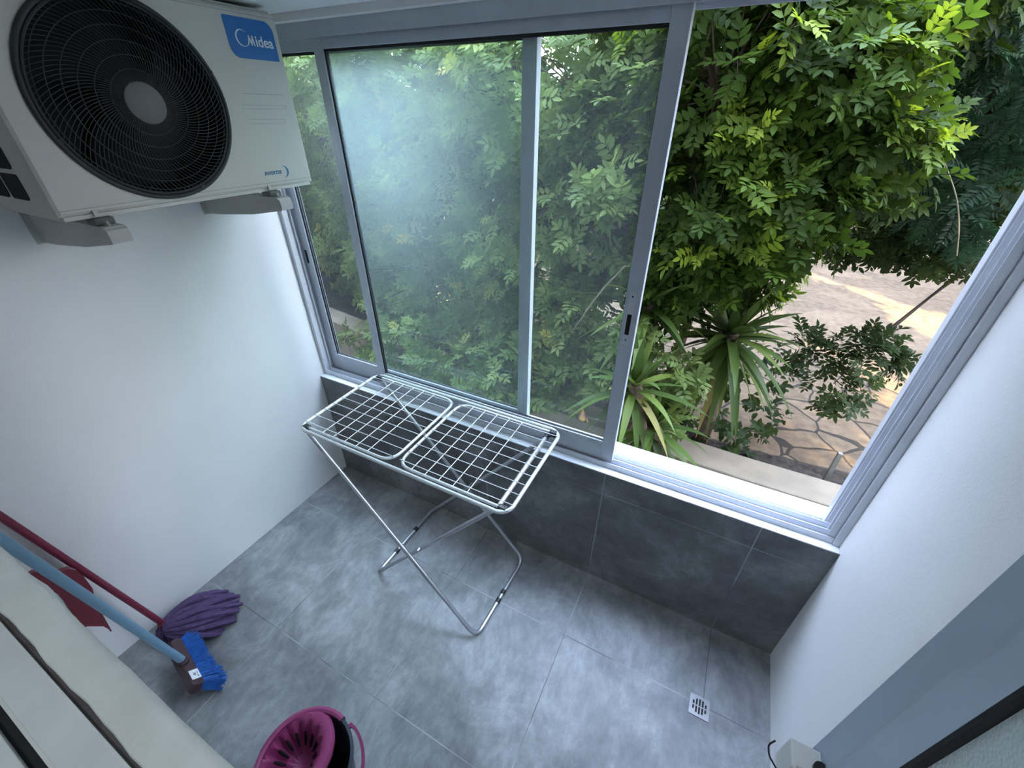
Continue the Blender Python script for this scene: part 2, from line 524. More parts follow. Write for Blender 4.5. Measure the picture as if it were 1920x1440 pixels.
def text_mesh(txt, size, mtx, material, name, parent, depth=0.0006, shear=0.0, offset=0.0):
    cu = bpy.data.curves.new(name, 'FONT')
    cu.body = txt
    cu.size = size
    cu.extrude = depth
    cu.shear = shear
    cu.offset = offset
    cu.align_x = 'LEFT'
    tmp = bpy.data.objects.new(name + '_curve', cu)
    COL.objects.link(tmp)
    dg = bpy.context.evaluated_depsgraph_get()
    me = bpy.data.meshes.new_from_object(tmp.evaluated_get(dg))
    COL.objects.unlink(tmp)
    bpy.data.objects.remove(tmp)
    me.transform(mtx)
    me.materials.clear()
    me.materials.append(material)
    o = bpy.data.objects.new(name, me)
    COL.objects.link(o)
    o.parent = parent
    o.matrix_parent_inverse = Matrix.Translation(-Vector(parent.location)) if parent.type == 'EMPTY' else Matrix.Identity(4)
    return o

# ------------------------------------------------------------------ the room
W = 2.559          # room width
SILL = 0.721       # top of the tiled parapet
CEIL = 2.305
YB = -1.40         # wall below the inner window

b = MB(); b.box((0, YB, -0.08), (W, 0.0, 0.0))
tag(b.build('floor', M['floor']), 'grey concrete-look tiled balcony floor', 'floor', kind='structure')
b = MB(); b.box((0, YB, CEIL), (W, 0.0, CEIL + 0.1))
tag(b.build('ceiling', M['ceil']), 'white painted balcony ceiling above the window', 'ceiling', kind='structure')
b = MB(); b.box((-0.2, YB - 0.15, -0.08), (0.0, 0.137, CEIL + 0.1))
tag(b.build('wall_left', M['wall']), 'white plastered wall carrying the air conditioner', 'wall', kind='structure')
b = MB(); b.box((W, YB - 0.15, -0.08), (W + 0.2, 0.137, CEIL + 0.1))
tag(b.build('wall_right', M['wall']), 'bright white wall right of the open window', 'wall', kind='structure')
wf = thing('wall_window', (0, 0, 0), 'low parapet wall faced with grey tiles, darkened for shade, under the big window', 'wall', kind='structure')
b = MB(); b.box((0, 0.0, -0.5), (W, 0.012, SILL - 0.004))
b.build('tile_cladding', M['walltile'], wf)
b = MB(); b.box((0, 0.0125, -0.5), (W, 0.20, SILL - 0.012)); b.box((0, 0.0, SILL - 0.0038), (W, 0.06, SILL + 0.002), bev=0.002)
b.build('plaster_core', M['sillpaint'], wf)
b = MB(); b.box((0, 0.130, SILL - 0.011), (W, 0.235, SILL - 0.004), bev=0.002)
b.build('outer_sill', M['marble'], wf, label='bright white marble outer sill')
b = MB(); b.box((0, 0.0, 2.283), (W, 0.137, CEIL + 0.1))
tag(b.build('wall_lintel', M['wall']), 'narrow white strip between window head and ceiling', 'wall', kind='structure')

# wall behind / below the camera with the inner window opening, and the room beyond it
LZ = 1.15          # height of the inner window ledge
OX0, OX1, OZ1 = 0.50, 2.262, 2.22
b = MB()
b.box((-0.2, YB - 0.15, -0.08), (OX0, YB, CEIL + 0.1))
b.box((OX1, YB - 0.15, -0.08), (W + 0.2, YB, CEIL + 0.1))
b.box((OX0, YB - 0.15, OZ1), (OX1, YB, CEIL + 0.1))
b.box((OX0, YB - 0.15, -0.08), (OX1, YB, LZ - 0.04))
tag(b.build('wall_back', M['wall']), 'wall under the inner window ledge', 'wall', kind='structure')
b = MB()
x0, x1, y0, y1, z0, z1 = -0.9, 3.6, -4.4, YB - 0.15, 0.2, 2.7
for q in (((x0, y0, z0), (x1, y0, z0 - .1)), ((x0, y0, z1), (x1, y1, z1 + .1)), ((x0 - .1, y0, z0), (x0, y1, z1)), ((x1, y0, z0), (x1 + .1, y1, z1)), ((x0, y0 - .1, z0), (x1, y0, z1))):
    pass
b.box((x0, y0, z0 - .1), (x1, y1, z0)); b.box((x0, y0, z1), (x1, y1, z1 + .1)); b.box((x0 - .1, y0, z0 - .1), (x0, y1, z1 + .1))
b.box((x1, y0, z0 - .1), (x1 + .1, y1, z1 + .1)); b.box((x0 - .1, y0 - .1, z0 - .1), (x1 + .1, y0, z1 + .1))
b.box((x0 - .1, y1 - 0.02, z0 - .1), (-0.2, y1, z1 + .1)); b.box((W + 0.2, y1 - 0.02, z0 - .1), (x1 + .1, y1, z1 + .1)); b.box((-0.2, y1 - 0.02, CEIL + 0.1), (W + 0.2, y1, z1 + .1))
tag(b.build('wall_inner_room', M['room']), 'inner room behind the ledge the photo is taken from', 'wall', kind='structure')

# ledge of the inner window, bottom left of the photo
b = MB()
n = 60
prof_y = [-1.3355, -1.3425, -1.352, -1.398, -1.401]
vs, fs = [], []
for i in range(n + 1):
    x = OX0 + (OX1 - OX0) * i / n
    j = 0.0016 * math.sin(x * 23) + 0.001 * math.sin(x * 61 + 1)
    lump = 0.010 * math.exp(-((x - 0.80) / 0.05) ** 2)
    for k, y in enumerate(prof_y):
        z = LZ + (-0.008, -0.001, 0.0, 0.0, -0.006)[k]
        yy = y + (lump * 0.7 + j * 0.5 if k < 2 else 0) + (j * 0.9 if k >= 3 else 0)
        vs.append((x, yy, z))
    vs.append((x, prof_y[0] + lump * 0.7, LZ - 0.045))
    vs.append((x, YB - 0.01, LZ - 0.045))
K = 7
for i in range(n):
    for k in range(K - 1):
        fs.append((i * K + k, (i + 1) * K + k, (i + 1) * K + k + 1, i * K + k + 1))
b.add(vs, fs)
tag(b.build('trim_1', M['plaster'], smooth=True), 'rough pale plaster ledge with a bright chamfered edge, bottom left', 'ledge', kind='structure')

# ------------------------------------------------------------------ big sliding window (window_1)
w1 = thing('window_1', (0, 0, SILL), 'wide grey aluminium sliding window with dusty panes, slid open on the right', 'window', kind='structure')
HEAD = 2.283
b = MB()
FB = SILL + 0.0025
b.box((0.0, 0.036, FB), (W, 0.132, FB + 0.008))                       # base
for yy, h in ((0.0385, 0.026), (0.064, 0.034), (0.100, 0.034), (0.1305, 0.020)):
    b.box((0.0, yy - 0.0018, FB + 0.008), (W, yy + 0.0018, FB + h))   # track fins
b.build('bottom_track', M['alu_in'], w1)
b = MB()
b.box((0.0, 0.030, 2.250), (W, 0.135, HEAD)); b.box((0.0, 0.030, 2.238), (W, 0.036, 2.250)); b.box((0.0, 0.082, 2.238), (W, 0.084, 2.250)); b.box((0.0, 0.129, 2.238), (W, 0.135, 2.250))
b.build('head_frame', M['alu'], w1)
b = MB()
b.box((0.0, 0.030, FB), (0.022, 0.135, 2.25))
for yy in (0.064, 0.1305):
    b.box((0.022, yy - 0.002, FB), (0.036, yy + 0.002, 2.25))
b.build('jamb_frame', M['alu_in'], w1, bevel=0.0015)
b = MB()
b.box((W - 0.022, 0.030, FB), (W, 0.135, 2.25))
for yy in (0.044, 0.068, 0.104):
    b.box((W - 0.045, yy - 0.002, FB), (W - 0.022, yy + 0.002, 2.25))
b.box((W - 0.050, 0.106, FB), (W - 0.022, 0.135, 2.25))
b.build('jamb_frame', M['alu_in'], w1, bevel=0.0015)

def sash(x0, x1, y0, y1, lw, rw, gl, stile_mat):
    z0, z1 = 0.748, 2.249
    rb, rt = 0.840, 2.207
    b = MB()
    b.box((x0, y0, z0), (x0 + lw, y1, z1)); b.box((x1 - rw, y0, z0), (x1, y1, z1))
    b.box((x0 + lw, y0 + 0.002, z0), (x1 - rw, y1 - 0.002, rb)); b.box((x0 + lw, y0 + 0.002, rt), (x1 - rw, y1 - 0.002, z1))
    s = b.build('sliding_sash', stile_mat, w1, bevel=0.0018)
    yc = (y0 + y1) / 2
    g = MB()
    g.box((x0 + lw - 0.004, yc - 0.0022, rb - 0.004), (x1 - rw + 0.004, yc + 0.0022, rt + 0.004))
    g.build('glass_pane', gl, s)
    k = MB()
    for yy in (yc - 0.0085, yc + 0.0035):
        k.box((x0 + lw - 0.001, yy, rb - 0.001), (x0 + lw + 0.006, yy + 0.005, rt)); k.box((x1 - rw - 0.002, yy, rb), (x1 - rw + 0.001, yy + 0.005, rt))
        k.box((x0 + lw, yy, rb - 0.001), (x1 - rw, yy + 0.005, rb + 0.0045)); k.box((x0 + lw, yy, rt - 0.008), (x1 - rw, yy + 0.005, rt + 0.001))
    k.build('glazing_gasket', M['gasket'], s)
    k = MB()
    k.box((x0 + lw + 0.006, yc - 0.0145, rb), (x1 - rw - 0.002, yc - 0.0105, rb + 0.007))
    k.build('glazing_bead', M['alu_in'], s)
    return s

outer = sash(0.028, 1.297, 0.0845, 0.1155, 0.049, 0.050, M['glass_out'], M['alu'])
inner = sash(0.424, 1.722, 0.0485, 0.0795, 0.044, 0.051, M['glass_in'], M['alu'])
# latch plate with its slot on the right stile of the near sash
b = MB()
b.prism(rounded(1.682, 1.318, 1.707, 1.515, (0.002,) * 4, 2), 'y', 0.0468, 0.0483)
lp = b.build('latch_plate', M['alu_in'], inner)
b = MB(); b.box((1.6865, 0.0455, 1.357), (1.7015, 0.0467, 1.434))
for z in (1.336, 1.499):
    b.tube([(1.6945, 0.0455, z), (1.6945, 0.0467, z)], 0.003, 8)
b.build('latch_slot', M['hole'], inner)
b = MB(); b.box((0.040, 0.0825, 1.37), (0.053, 0.0842, 1.435))
b.build('latch_slot', M['hole'], outer)

# ------------------------------------------------------------------ inner window (window_2): frame rails + opened casement
b = MB(); b.box((OX0, -1.4095, LZ - 0.03), (OX1, -1.396, LZ - 0.0045))
tag(b.build('trim_2', M['grime']), 'thin dirty brown-grey joint between plaster ledge and sill rail', 'joint', kind='structure')
w2 = thing('window_2', (OX0, YB, LZ), 'inner window, sill rail at bottom left, blue-grey casement with patterned glass at right', 'window', kind='structure')
b = MB()
b.box((OX0, -1.4640, LZ - 0.02), (OX1, -1.4095, LZ + 0.0005), bev=0.002)
b.box((OX0, -1.4112, LZ - 0.01), (OX1, -1.4088, LZ + 0.004))
b.box((OX0, -1.470, LZ - 0.02), (OX1, -1.464, LZ - 0.010))
b.box((OX0, -1.5450, LZ - 0.02), (OX1, -1.486, LZ - 0.004), bev=0.002)
b.build('sill_rail', M['offwhite'], w2)
b = MB(); b.box((OX0, -1.4868, LZ - 0.035), (OX1, -1.4695, LZ - 0.019))
b.build('rail_groove', M['gasket'], w2)
LX = 2.222         # casement stands open at right angles to its wall
cz0, cz1 = 1.175, 2.19
b = MB()
b.prism([(LX, -0.952), (LX + 0.004, -0.948), (LX + 0.048, -0.948), (LX + 0.048, -1.020), (LX + 0.012, -1.020), (LX + 0.0035, -0.996), (LX, -0.992)], 'z', cz0, cz1)
b.box((LX, -1.395, cz0), (LX + 0.048, -1.325, cz1)); b.box((LX, -1.325, cz0), (LX + 0.048, -1.0205, cz0 + 0.07)); b.box((LX, -1.325, cz1 - 0.07), (LX + 0.048, -1.0205, cz1))
cs = b.build('casement_frame', M['leafframe'], w2)
b = MB(); b.box((LX + 0.020, -1.327, cz0 + 0.068), (LX + 0.026, -1.018, cz1 - 0.068))
b.build('patterned_glass', M['frosted'], cs)
b = MB(); b.box((LX + 0.012, -1.0255, cz0 + 0.068), (LX + 0.020, -1.0205, cz1 - 0.068)); b.box((LX + 0.012, -1.3245, cz0 + 0.068), (LX + 0.020, -1.317, cz1 - 0.068))
b.build('glazing_gasket', M['gasket'], cs)
# latch at the casement's free edge
b = MB()
b.box((LX - 0.034, -0.975, 1.248), (LX - 0.002, -0.945, 1.254), bev=0.0015)
b.box((LX - 0.037, -0.979, 1.195), (LX - 0.031, -0.945, 1.254), bev=0.0015)
b.box((LX - 0.030, -0.979, 1.225), (LX - 0.012, -0.973, 1.247), bev=0.0015)
b.v = [(x, y - 0.023, z + 0.055) for x, y, z in b.v]
lt = b.build('casement_latch', M['offwhite'], cs, label='white plastic latch with black rollers')
b = MB()
b.tube([(LX - 0.004, -0.987, 1.240), (LX - 0.004, -0.987, 1.262)], 0.0095, 16)
b.tube([(LX - 0.004, -0.968, 1.240), (LX - 0.004, -0.968, 1.259)], 0.0095, 16)
b.box((LX - 0.012, -0.987, 1.242), (LX + 0.002, -0.968, 1.256), bev=0.003)
b.tube([(LX - 0.022, -0.990, 1.222), (LX - 0.022, -0.990, 1.240)], 0.0095, 16)
b.tube(fillet([(LX - 0.040, -0.968, 1.205), (LX - 0.052, -0.962, 1.215), (LX - 0.056, -0.955, 1.228), (LX - 0.050, -0.950, 1.236)], 0.01), 0.0012, 6)
b.v = [(x, y - 0.023, z + 0.055) for x, y, z in b.v]
b.build('latch_roller', M['black'], cs, smooth=True)

# ------------------------------------------------------------------ air conditioner outdoor unit on the left wall
AX0, AX1, AY0, AY1, AZ0, AZ1 = 0.095, 0.42, -0.868, -0.083, 1.79, 2.284
FC = (-0.578, 2.036)     # centre of the fan opening (y,z)
FR = 0.236
ac = thing('air_conditioner', (0.26, -0.475, 1.755), 'ivory air conditioner unit with big round black fan grille, high on the left wall', 'air conditioner')
NS = 96
b = MB()
angs = sorted([2 * PI * k / NS for k in range(NS)] + [math.atan2(z - FC[1], y - FC[0]) % (2 * PI) for y in (AY0, AY1) for z in (AZ0, AZ1)])
def rect_hit(a, ins):
    dy, dz = math.cos(a), math.sin(a)
    t = 9
    for d, lo, hi, c in ((dy, AY0 + ins, AY1 - ins, FC[0]), (dz, AZ0 + ins, AZ1 - ins, FC[1])):
        if abs(d) > 1e-9:
            t = min(t, ((hi if d > 0 else lo) - c) / d)
    return FC[0] + dy * t, FC[1] + dz * t
rings = []
for a in angs:
    cy, cz = math.cos(a), math.sin(a)
    pf = rect_hit(a, 0.007); po = rect_hit(a, 0.0)
    rings.append([(AX1 - 0.05, FC[0] + cy * (FR - 0.004), FC[1] + cz * (FR - 0.004)), (AX1, FC[0] + cy * FR, FC[1] + cz * FR), (AX1, pf[0], pf[1]), (AX1 - 0.005, po[0], po[1]), (AX0, po[0], po[1])])
vs = [p for r in rings for p in r]
fs = []
N = len(angs)
for i in range(N):
    j = (i + 1) % N
    for k in range(4):
        fs.append((i * 5 + k, j * 5 + k, j * 5 + k + 1, i * 5 + k + 1))
fs.append(tuple(i * 5 + 4 for i in range(N)))
b.add(vs, fs)
b.build('casing', M['ac'], ac)
b = MB()   # lid seam and pressed-in ribs on the front panel
b.box((AX1, AY0 + 0.006, 2.2715), (AX1 + 0.0008, AY1 - 0.004, 2.2735), 0)
b.box((AX1, AY0 + 0.004, 1.8035), (AX1 + 0.0008, AY1 - 0.004, 1.8053), 0)
for (ya, yb_, z, h) in ((-0.275, -0.122, 2.067, 0.0), (-0.288, -0.122, 2.031, 0.010), (-0.272, -0.140, 1.990, 0.012)):
    if h == 0:
        b.box((AX1, ya, z - 0.0008), (AX1 + 0.0006, yb_, z + 0.0008))
    else:
        for zz in (z - h / 2, z + h / 2):
            b.box((AX1, ya, zz - 0.0006), (AX1 + 0.0006, yb_, zz + 0.0006))
        b.box((AX1, yb_ - 0.001, z - h / 2), (AX1 + 0.0006, yb_, z + h / 2))
b.build('panel_seam', M['groove'], ac)
b = MB()
b.box((AX0 + 0.01, AY0 + 0.008, 1.7785), (AX1 - 0.004, AY1 - 0.008, 1.7895), bev=0.002)
for yy in (-0.785, -0.266):
    b.box((AX1 - 0.006, yy - 0.012, 1.783), (AX1 + 0.003, yy - 0.002, 1.798))
b.build('base_pan', M['ac'], ac)
b = MB()
b.box((AX0 + 0.02, AY0 + 0.01, AZ1), (AX1 - 0.012, AY1 - 0.008, AZ1 + 0.009), bev=0.004)
b.build('top_lid', M['ac'], ac)
b = MB()   # cavity behind the grille
prof = [(FR - 0.003, -0.002), (FR - 0.008, -0.05), (FR - 0.02, -0.14), (0.0001, -0.15)]
vs, fs = [], []
n = 64
for r, d in prof:
    for k in range(n):
        a = 2 * PI * k / n
        vs.append((AX1 + d, FC[0] + r * math.cos(a), FC[1] + r * math.sin(a)))
for i in range(len(prof) - 1):
    for k in range(n):
        fs.append((i * n + k, i * n + (k + 1) % n, (i + 1) * n + (k + 1) % n, (i + 1) * n + k))
b.add(vs, fs)
b.build('fan_cavity', M['acblack'], ac, smooth=True)
b = MB()   # fan, three blades at rest
for kb in range(3):
    vs, fs = [], []
    for i in range(9):
        r = 0.05 + 0.155 * i / 8
        for j in range(7):
            t = j / 6 - 0.5
            a = kb * 2 * PI / 3 + t * (1.15 - 0.2 * i / 8) + 0.35 * i / 8
            vs.append((AX1 - 0.095 + 0.035 * t, FC[0] + r * math.cos(a), FC[1] + r * math.sin(a)))
    for i in range(8):
        for j in range(6):
            fs.append((i * 7 + j, i * 7 + j + 1, i * 7 + j + 8, i * 7 + j + 7))
    b.add(vs, fs)
b.tube([(AX1 - 0.12, *FC), (AX1 - 0.075, *FC)], 0.055, 24)
b.build('fan', M['acblack'], ac, smooth=True)
b = MB()   # grille: rim, rings, swirling spokes on a shallow dome
def dome(r):
    return AX1 + 0.004 + 0.020 * (1 - (r / FR) ** 2)
def ring(r, rad, x=None, n=72, s=6):
    xx = dome(r) if x is None else x
    b.tube([(xx, FC[0] + r * math.cos(2 * PI * k / n), FC[1] + r * math.sin(2 * PI * k / n)) for k in range(n)], rad, s, closed=True)
for r in (0.074, 0.104, 0.134, 0.163, 0.190, 0.212):
    ring(r, 0.0011)
ring(0.048, 0.0015)
for k in range(104):
    a0 = 2 * PI * k / 104
    pts = []
    for i in range(11):
        t = i / 10
        r = 0.046 + (FR - 0.012 - 0.046) * t
        a = a0 + 0.62 * t ** 1.2
        pts.append((dome(r) - 0.001, FC[0] + r * math.cos(a), FC[1] + r * math.sin(a)))
    b.tube(pts, 0.00095, 4, caps=False)
b.build('fan_grille', M['acdark'], ac, smooth=True)
b = MB()
ring(FR - 0.004, 0.0065, AX1 + 0.003, 96, 10); ring(FR - 0.014, 0.0035, AX1 + 0.005, 96, 8)
for a in (0.35, 1.9, 3.5, 5.05):
    y, z = FC[0] + (FR - 0.006) * math.cos(a), FC[1] + (FR - 0.006) * math.sin(a)
    b.box((AX1, y - 0.007, z - 0.007), (AX1 + 0.010, y + 0.007, z + 0.007), bev=0.003)
b.build('grille_rim', M['acdark'], ac, smooth=True)
b = MB()
n = 40
vs, fs = [], []
for r, d in ((0.0475, 0.0), (0.0475, 0.003), (0.044, 0.0045), (0.0002, 0.0055)):
    for k in range(n):
        a = 2 * PI * k / n
        vs.append((dome(0.02) + d - 0.001, FC[0] + r * math.cos(a), FC[1] + r * math.sin(a)))
for i in range(3):
    for k in range(n):
        fs.append((i * n + k, i * n + (k + 1) % n, (i + 1) * n + (k + 1) % n, (i + 1) * n + k))
fs.append(tuple(range(n)))
b.add(vs, fs)
b.build('grille_hub', M['hub'], ac, smooth=True, label='plain grey centre disc')
# side vents (the end facing the camera)
b = MB()
for i in range(2):
    for j in range(5):
        xa, za = 0.205 - 0.118 * i + 0.0, 1.822 + 0.073 * j
        xb = xa + 0.105
        if xa < 0.105:
            xa = 0.112; xb = 0.193
        b.prism(rounded(xa, za, xb, za + 0.062, (0.008, 0.014, 0.008, 0.014), 4), 'y', AY0 - 0.0012, AY0 + 0.004)
b.build('side_vent', M['acblack'], ac)
# badge, lettering, swoosh
b = MB()
b.prism(rounded(-0.270, 2.160, -0.104, 2.2625, (0.030, 0.004, 0.030, 0.004), 8), 'x', AX1, AX1 + 0.0018)
bd = b.build('brand_badge', M['badge'], ac, label='blue badge with white lettering')
def strip(mb, pts, ws, x0, x1):
    """flat stroke of varying width in the y,z plane"""
    L, Rr = [], []
    for i, p in enumerate(pts):
        a, c = pts[max(i - 1, 0)], pts[min(i + 1, len(pts) - 1)]
        t = Vector((c[0] - a[0], c[1] - a[1])).normalized()
        nn = Vector((-t.y, t.x))
        L.append((p[0] + nn.x * ws[i], p[1] + nn.y * ws[i])); Rr.append((p[0] - nn.x * ws[i], p[1] - nn.y * ws[i]))
    n = len(pts)
    vs = [(x1, *p) for p in L] + [(x1, *p) for p in Rr]
    fs = [(i, i + 1, n + i + 1, n + i) for i in range(n - 1)]
    mb.add(vs, fs)
b = MB()
XB = AX1 + 0.0022
cy0, cz0_ = -0.2205, 2.2115
R0 = 0.0205
pts, ws = [], []
for k in range(41):
    t = k / 40
    a = math.radians(48 + 262 * t)
    pts.append((cy0 + R0 * math.cos(a) * 1.02, cz0_ + R0 * math.sin(a)))
    ws.append(0.0004 + 0.0021 * math.sin(PI * min(1, max(0, t * 1.0))) ** 1.5)
strip(b, pts, ws, XB, XB)
strip(b, [(-0.2105, 2.1925), (-0.2035, 2.199), (-0.2005, 2.207), (-0.199, 2.2165), (-0.1985, 2.221)], [0.0006, 0.0016, 0.0022, 0.0018, 0.0012], XB, XB)
strip(b, [(-0.1985, 2.221), (-0.1955, 2.208), (-0.1925, 2.1955)], [0.0012, 0.0024, 0.0022], XB, XB)
strip(b, [(-0.1925, 2.1955), (-0.1895, 2.208), (-0.1865, 2.221)], [0.0022, 0.0020, 0.0018], XB, XB)
strip(b, [(-0.1865, 2.221), (-0.1850, 2.208), (-0.1835, 2.1945)], [0.0018, 0.0022, 0.0022], XB, XB)
b.build('lettering', M['white'], bd)
RX = Matrix(((0, 0, 1, 0), (1, 0, 0, 0), (0, 1, 0, 0), (0, 0, 0, 1)))   # text x->+y, text y->+z, facing +x
text_mesh('idea', 0.039, Matrix.Translation((AX1 + 0.0019, -0.1785, 2.1945)) @ RX, M['white'], 'lettering', bd, 0.0004, offset=0.0006)
tb = text_mesh('INVERTER', 0.0155, Matrix.Translation((AX1 + 0.0006, -0.277, 1.829)) @ RX, M['teal'], 'inverter_lettering', ac, 0.0003, shear=0.25, offset=0.0004)
b = MB()
pts, ws = [], []
for k in range(25):
    t = k / 24
    a = math.radians(-78 + 156 * t)
    pts.append((-0.2075 + 0.026 * math.cos(a) , 1.8345 + 0.0205 * math.sin(a)))
    ws.append(0.0003 + 0.0036 * math.sin(PI * t) ** 1.6)
strip(b, pts, ws, AX1 + 0.0009, AX1 + 0.0009)
b.build('swoosh_mark', M['teal'], ac)
for yy in (-0.783, -0.262):
    for xx in (0.385, 0.135):
        b = MB()
        b.box((xx, yy - 0.024, 1.7605), (xx + 0.047, yy + 0.022, 1.7783), bev=0.003)
        b.build('rubber_foot', M['rubber'], ac)

for i, (yc, lab) in enumerate(((-0.783, 'grey steel wall bracket under the near left end of the air conditioner'), (-0.262, 'grey steel wall bracket under the air conditioner end beside the window'))):
    br = thing('wall_bracket', (0.0, yc, 1.66), lab, 'bracket', 'brackets under the air conditioner')
    b = MB()
    prof = [(0.003, 1.757), (0.003, 1.668), (0.10, 1.672), (0.30, 1.690), (0.468, 1.717), (0.468, 1.735), (0.462, 1.757)]
    for s in (-1, 1):
        b.prism(prof, 'y', yc + s * 0.024, yc + s * 0.0215)
    b.box((0.003, yc - 0.024, 1.757), (0.465, yc + 0.024, 1.7600))
    b.build('arm', M['bracket'], br)
    b = MB()
    b.box((0.0, yc - 0.04, 1.665), (0.003, yc + 0.04, 1.765))
    b.build('wall_plate', M['bracket'], br)
    b = MB()
    b.prism([(0.4635, 1.7255), (0.468, 1.7175), (0.474, 1.7185), (0.476, 1.735), (0.474, 1.752), (0.466, 1.757)], 'y', yc - 0.0245, yc + 0.0245)
    b.build('end_cap', M['bracket'], br)
    b = MB()
    b.tube([(0.445, yc - 0.004, 1.7602), (0.445, yc - 0.004, 1.7645)], 0.008, 6)
    b.tube([(0.445, yc - 0.004, 1.7645), (0.445, yc - 0.004, 1.772)], 0.004, 10)
    b.build('bolt', M['steel'], br)

# ------------------------------------------------------------------ folding clothes drying rack
RZ = 0.882
dr = thing('clothes_drying_rack', (1.0, -0.27, 0.0), 'white wire folding clothes drying rack on crossed legs in front of the window', 'drying rack')
RX0, RX1, RY0, RY1 = 0.492, 1.506, -0.508, -0.014
b = MB()
b.tube([(x, y, RZ) for x, y in rounded(RX0, RY0, RX1, RY1, (0.05,) * 4, 8)], 0.0075, 12, closed=True)
b.build('outer_frame', M['rack'], dr, smooth=True)
xm = 1.0
in_ = 0.021
for s in (0, 1):
    if s == 0:
        path = [(RX0 + 0.045, RY0 + in_, RZ + 0.001), (xm - 0.014, RY0 + in_, RZ + 0.001), (xm - 0.014, RY1 - in_, RZ + 0.001), (RX0 + 0.045, RY1 - in_, RZ + 0.001)]
        gx0, gx1 = RX0, xm - 0.014
        cross = [RX0 + 0.125 + 0.062 * k for k in range(5)]
    else:
        path = [(RX1 - 0.045, RY0 + in_, RZ + 0.001), (xm + 0.014, RY0 + in_, RZ + 0.001), (xm + 0.014, RY1 - in_, RZ + 0.001), (RX1 - 0.045, RY1 - in_, RZ + 0.001)]
        gx0, gx1 = xm + 0.014, RX1
        cross = [xm + 0.085 + 0.062 * k for k in range(5)]
    b = MB()
    b.tube(fillet(path, 0.065, 8), 0.0062, 12)
    b.build('panel_rail', M['rack'], dr, smooth=True)
    b = MB()
    for k in range(9):
        y = RY0 + in_ + 0.022 + (RY1 - RY0 - 2 * in_ - 0.044) * k / 8
        b.tube([(gx0, y, RZ + 0.0085), (gx1, y, RZ + 0.0085)], 0.0016, 6)
    for x in cross:
        b.tube([(x, RY0 + in_, RZ + 0.0058), (x, RY1 - in_, RZ + 0.0058)], 0.0016, 6)
    b.build('wire_grid', M['wire'], dr, smooth=True)
for x, sg in ((RX0 + 0.030, 1), (RX1 - 0.030, -1)):
    for y in (RY0 + in_, RY1 - in_):
        b = MB()
        b.box((x - 0.016, y - 0.011, RZ - 0.012), (x + 0.016, y + 0.011, RZ + 0.010), bev=0.004)
        b.tube([(x - 0.012 * sg, y, RZ), (x - 0.022 * sg, y + (0.008 if y > -0.2 else -0.008), RZ)], 0.006, 8)
        b.build('corner_joint', M['black'], dr)
ya, yb2 = RY0 + in_ + 0.012, RY1 - in_ - 0.012
b = MB()   # leg frame hinged at the left end, foot on the right
b.tube(fillet([(RX0 + 0.030, ya - 0.02, RZ - 0.006), (1.362, -0.545, 0.0095), (1.378, -0.088, 0.0095), (RX0 + 0.030, yb2 + 0.012, RZ - 0.006)], 0.055, 8), 0.0092, 12)
b.build('leg_frame', M['rackleg'], dr, smooth=True)
b = MB()   # leg frame hooked under the right end, foot on the left
b.tube(fillet([(1.452, ya + 0.004, RZ - 0.022), (0.742, -0.497, 0.0095), (0.748, -0.055, 0.0095), (1.452, yb2 - 0.012, RZ - 0.022)], 0.03, 6), 0.0092, 12)
b.build('leg_frame', M['rackleg'], dr, smooth=True)
b = MB()
b.tube([(1.452, ya - 0.004, RZ - 0.0195), (1.452, yb2 - 0.004, RZ - 0.0195)], 0.0098, 12)
b.build('cross_bar', M['rackleg'], dr, smooth=True)
for y in (ya - 0.006, yb2 - 0.002):
    b = MB()
    b.tube([(1.452, y - 0.012, RZ - 0.0195), (1.452, y + 0.012, RZ - 0.0195)], 0.0125, 12)
    b.tube([(1.452, y, RZ - 0.016), (1.476, y, RZ - 0.004), (1.495, y, RZ - 0.001)], 0.006, 8)
    b.build('slider_clip', M['black'], dr, smooth=True)
for x0, x1_, ys in ((0.7425, 0.748, (-0.36, -0.20)), (1.364, 1.3755, (-0.35, -0.30))):
    for y in ys:
        t = (y + 0.545) / 0.457
        x = x0 + (x1_ - x0) * t
        b = MB()
        b.tube([(x, y - 0.011, 0.0108), (x, y + 0.011, 0.0108)], 0.0115, 10)
        b.build('floor_pad', M['black'], dr, smooth=True)
for y in (-0.497, -0.060):
    b = MB()
    b.tube([(1.055, y - 0.008, 0.395), (1.055, y + 0.008, 0.395)], 0.005, 8)
    b.build('pivot_rivet', M['steel'], dr)

# ------------------------------------------------------------------ mop
mop = thing('mop', (0.10, -1.166, 0.0), 'mop with dark red handle and purple strips, leaning on the left wall', 'mop')
b = MB()
p0, p1 = Vector((0.098, -1.168, 0.060)), Vector((0.0175, -1.291, 0.905))
b.tube([p0 + (p1 - p0) * t for t in (0.0, 0.5, 1.0)], 0.0118, 16)
b.build('handle', M['redpl'], mop, smooth=True)
b = MB()
d = (p1 - p0).normalized()
b.tube([p1 - d * 0.002, p1 + d * 0.012, p1 + d * 0.05], [0.0095, 0.0095, 0.007], 16)
b.build('handle_tip', M['rubber'], mop, smooth=True)
b = MB()
b.tube([p0 + d * 0.03, p0 + d * 0.0, (0.112, -1.165, 0.045), (0.122, -1.162, 0.034)], [0.017, 0.022, 0.030, 0.030], 16)
b.build('mop_socket', M['redpl'], mop, smooth=True)
b = MB()
rr = random.Random(3)
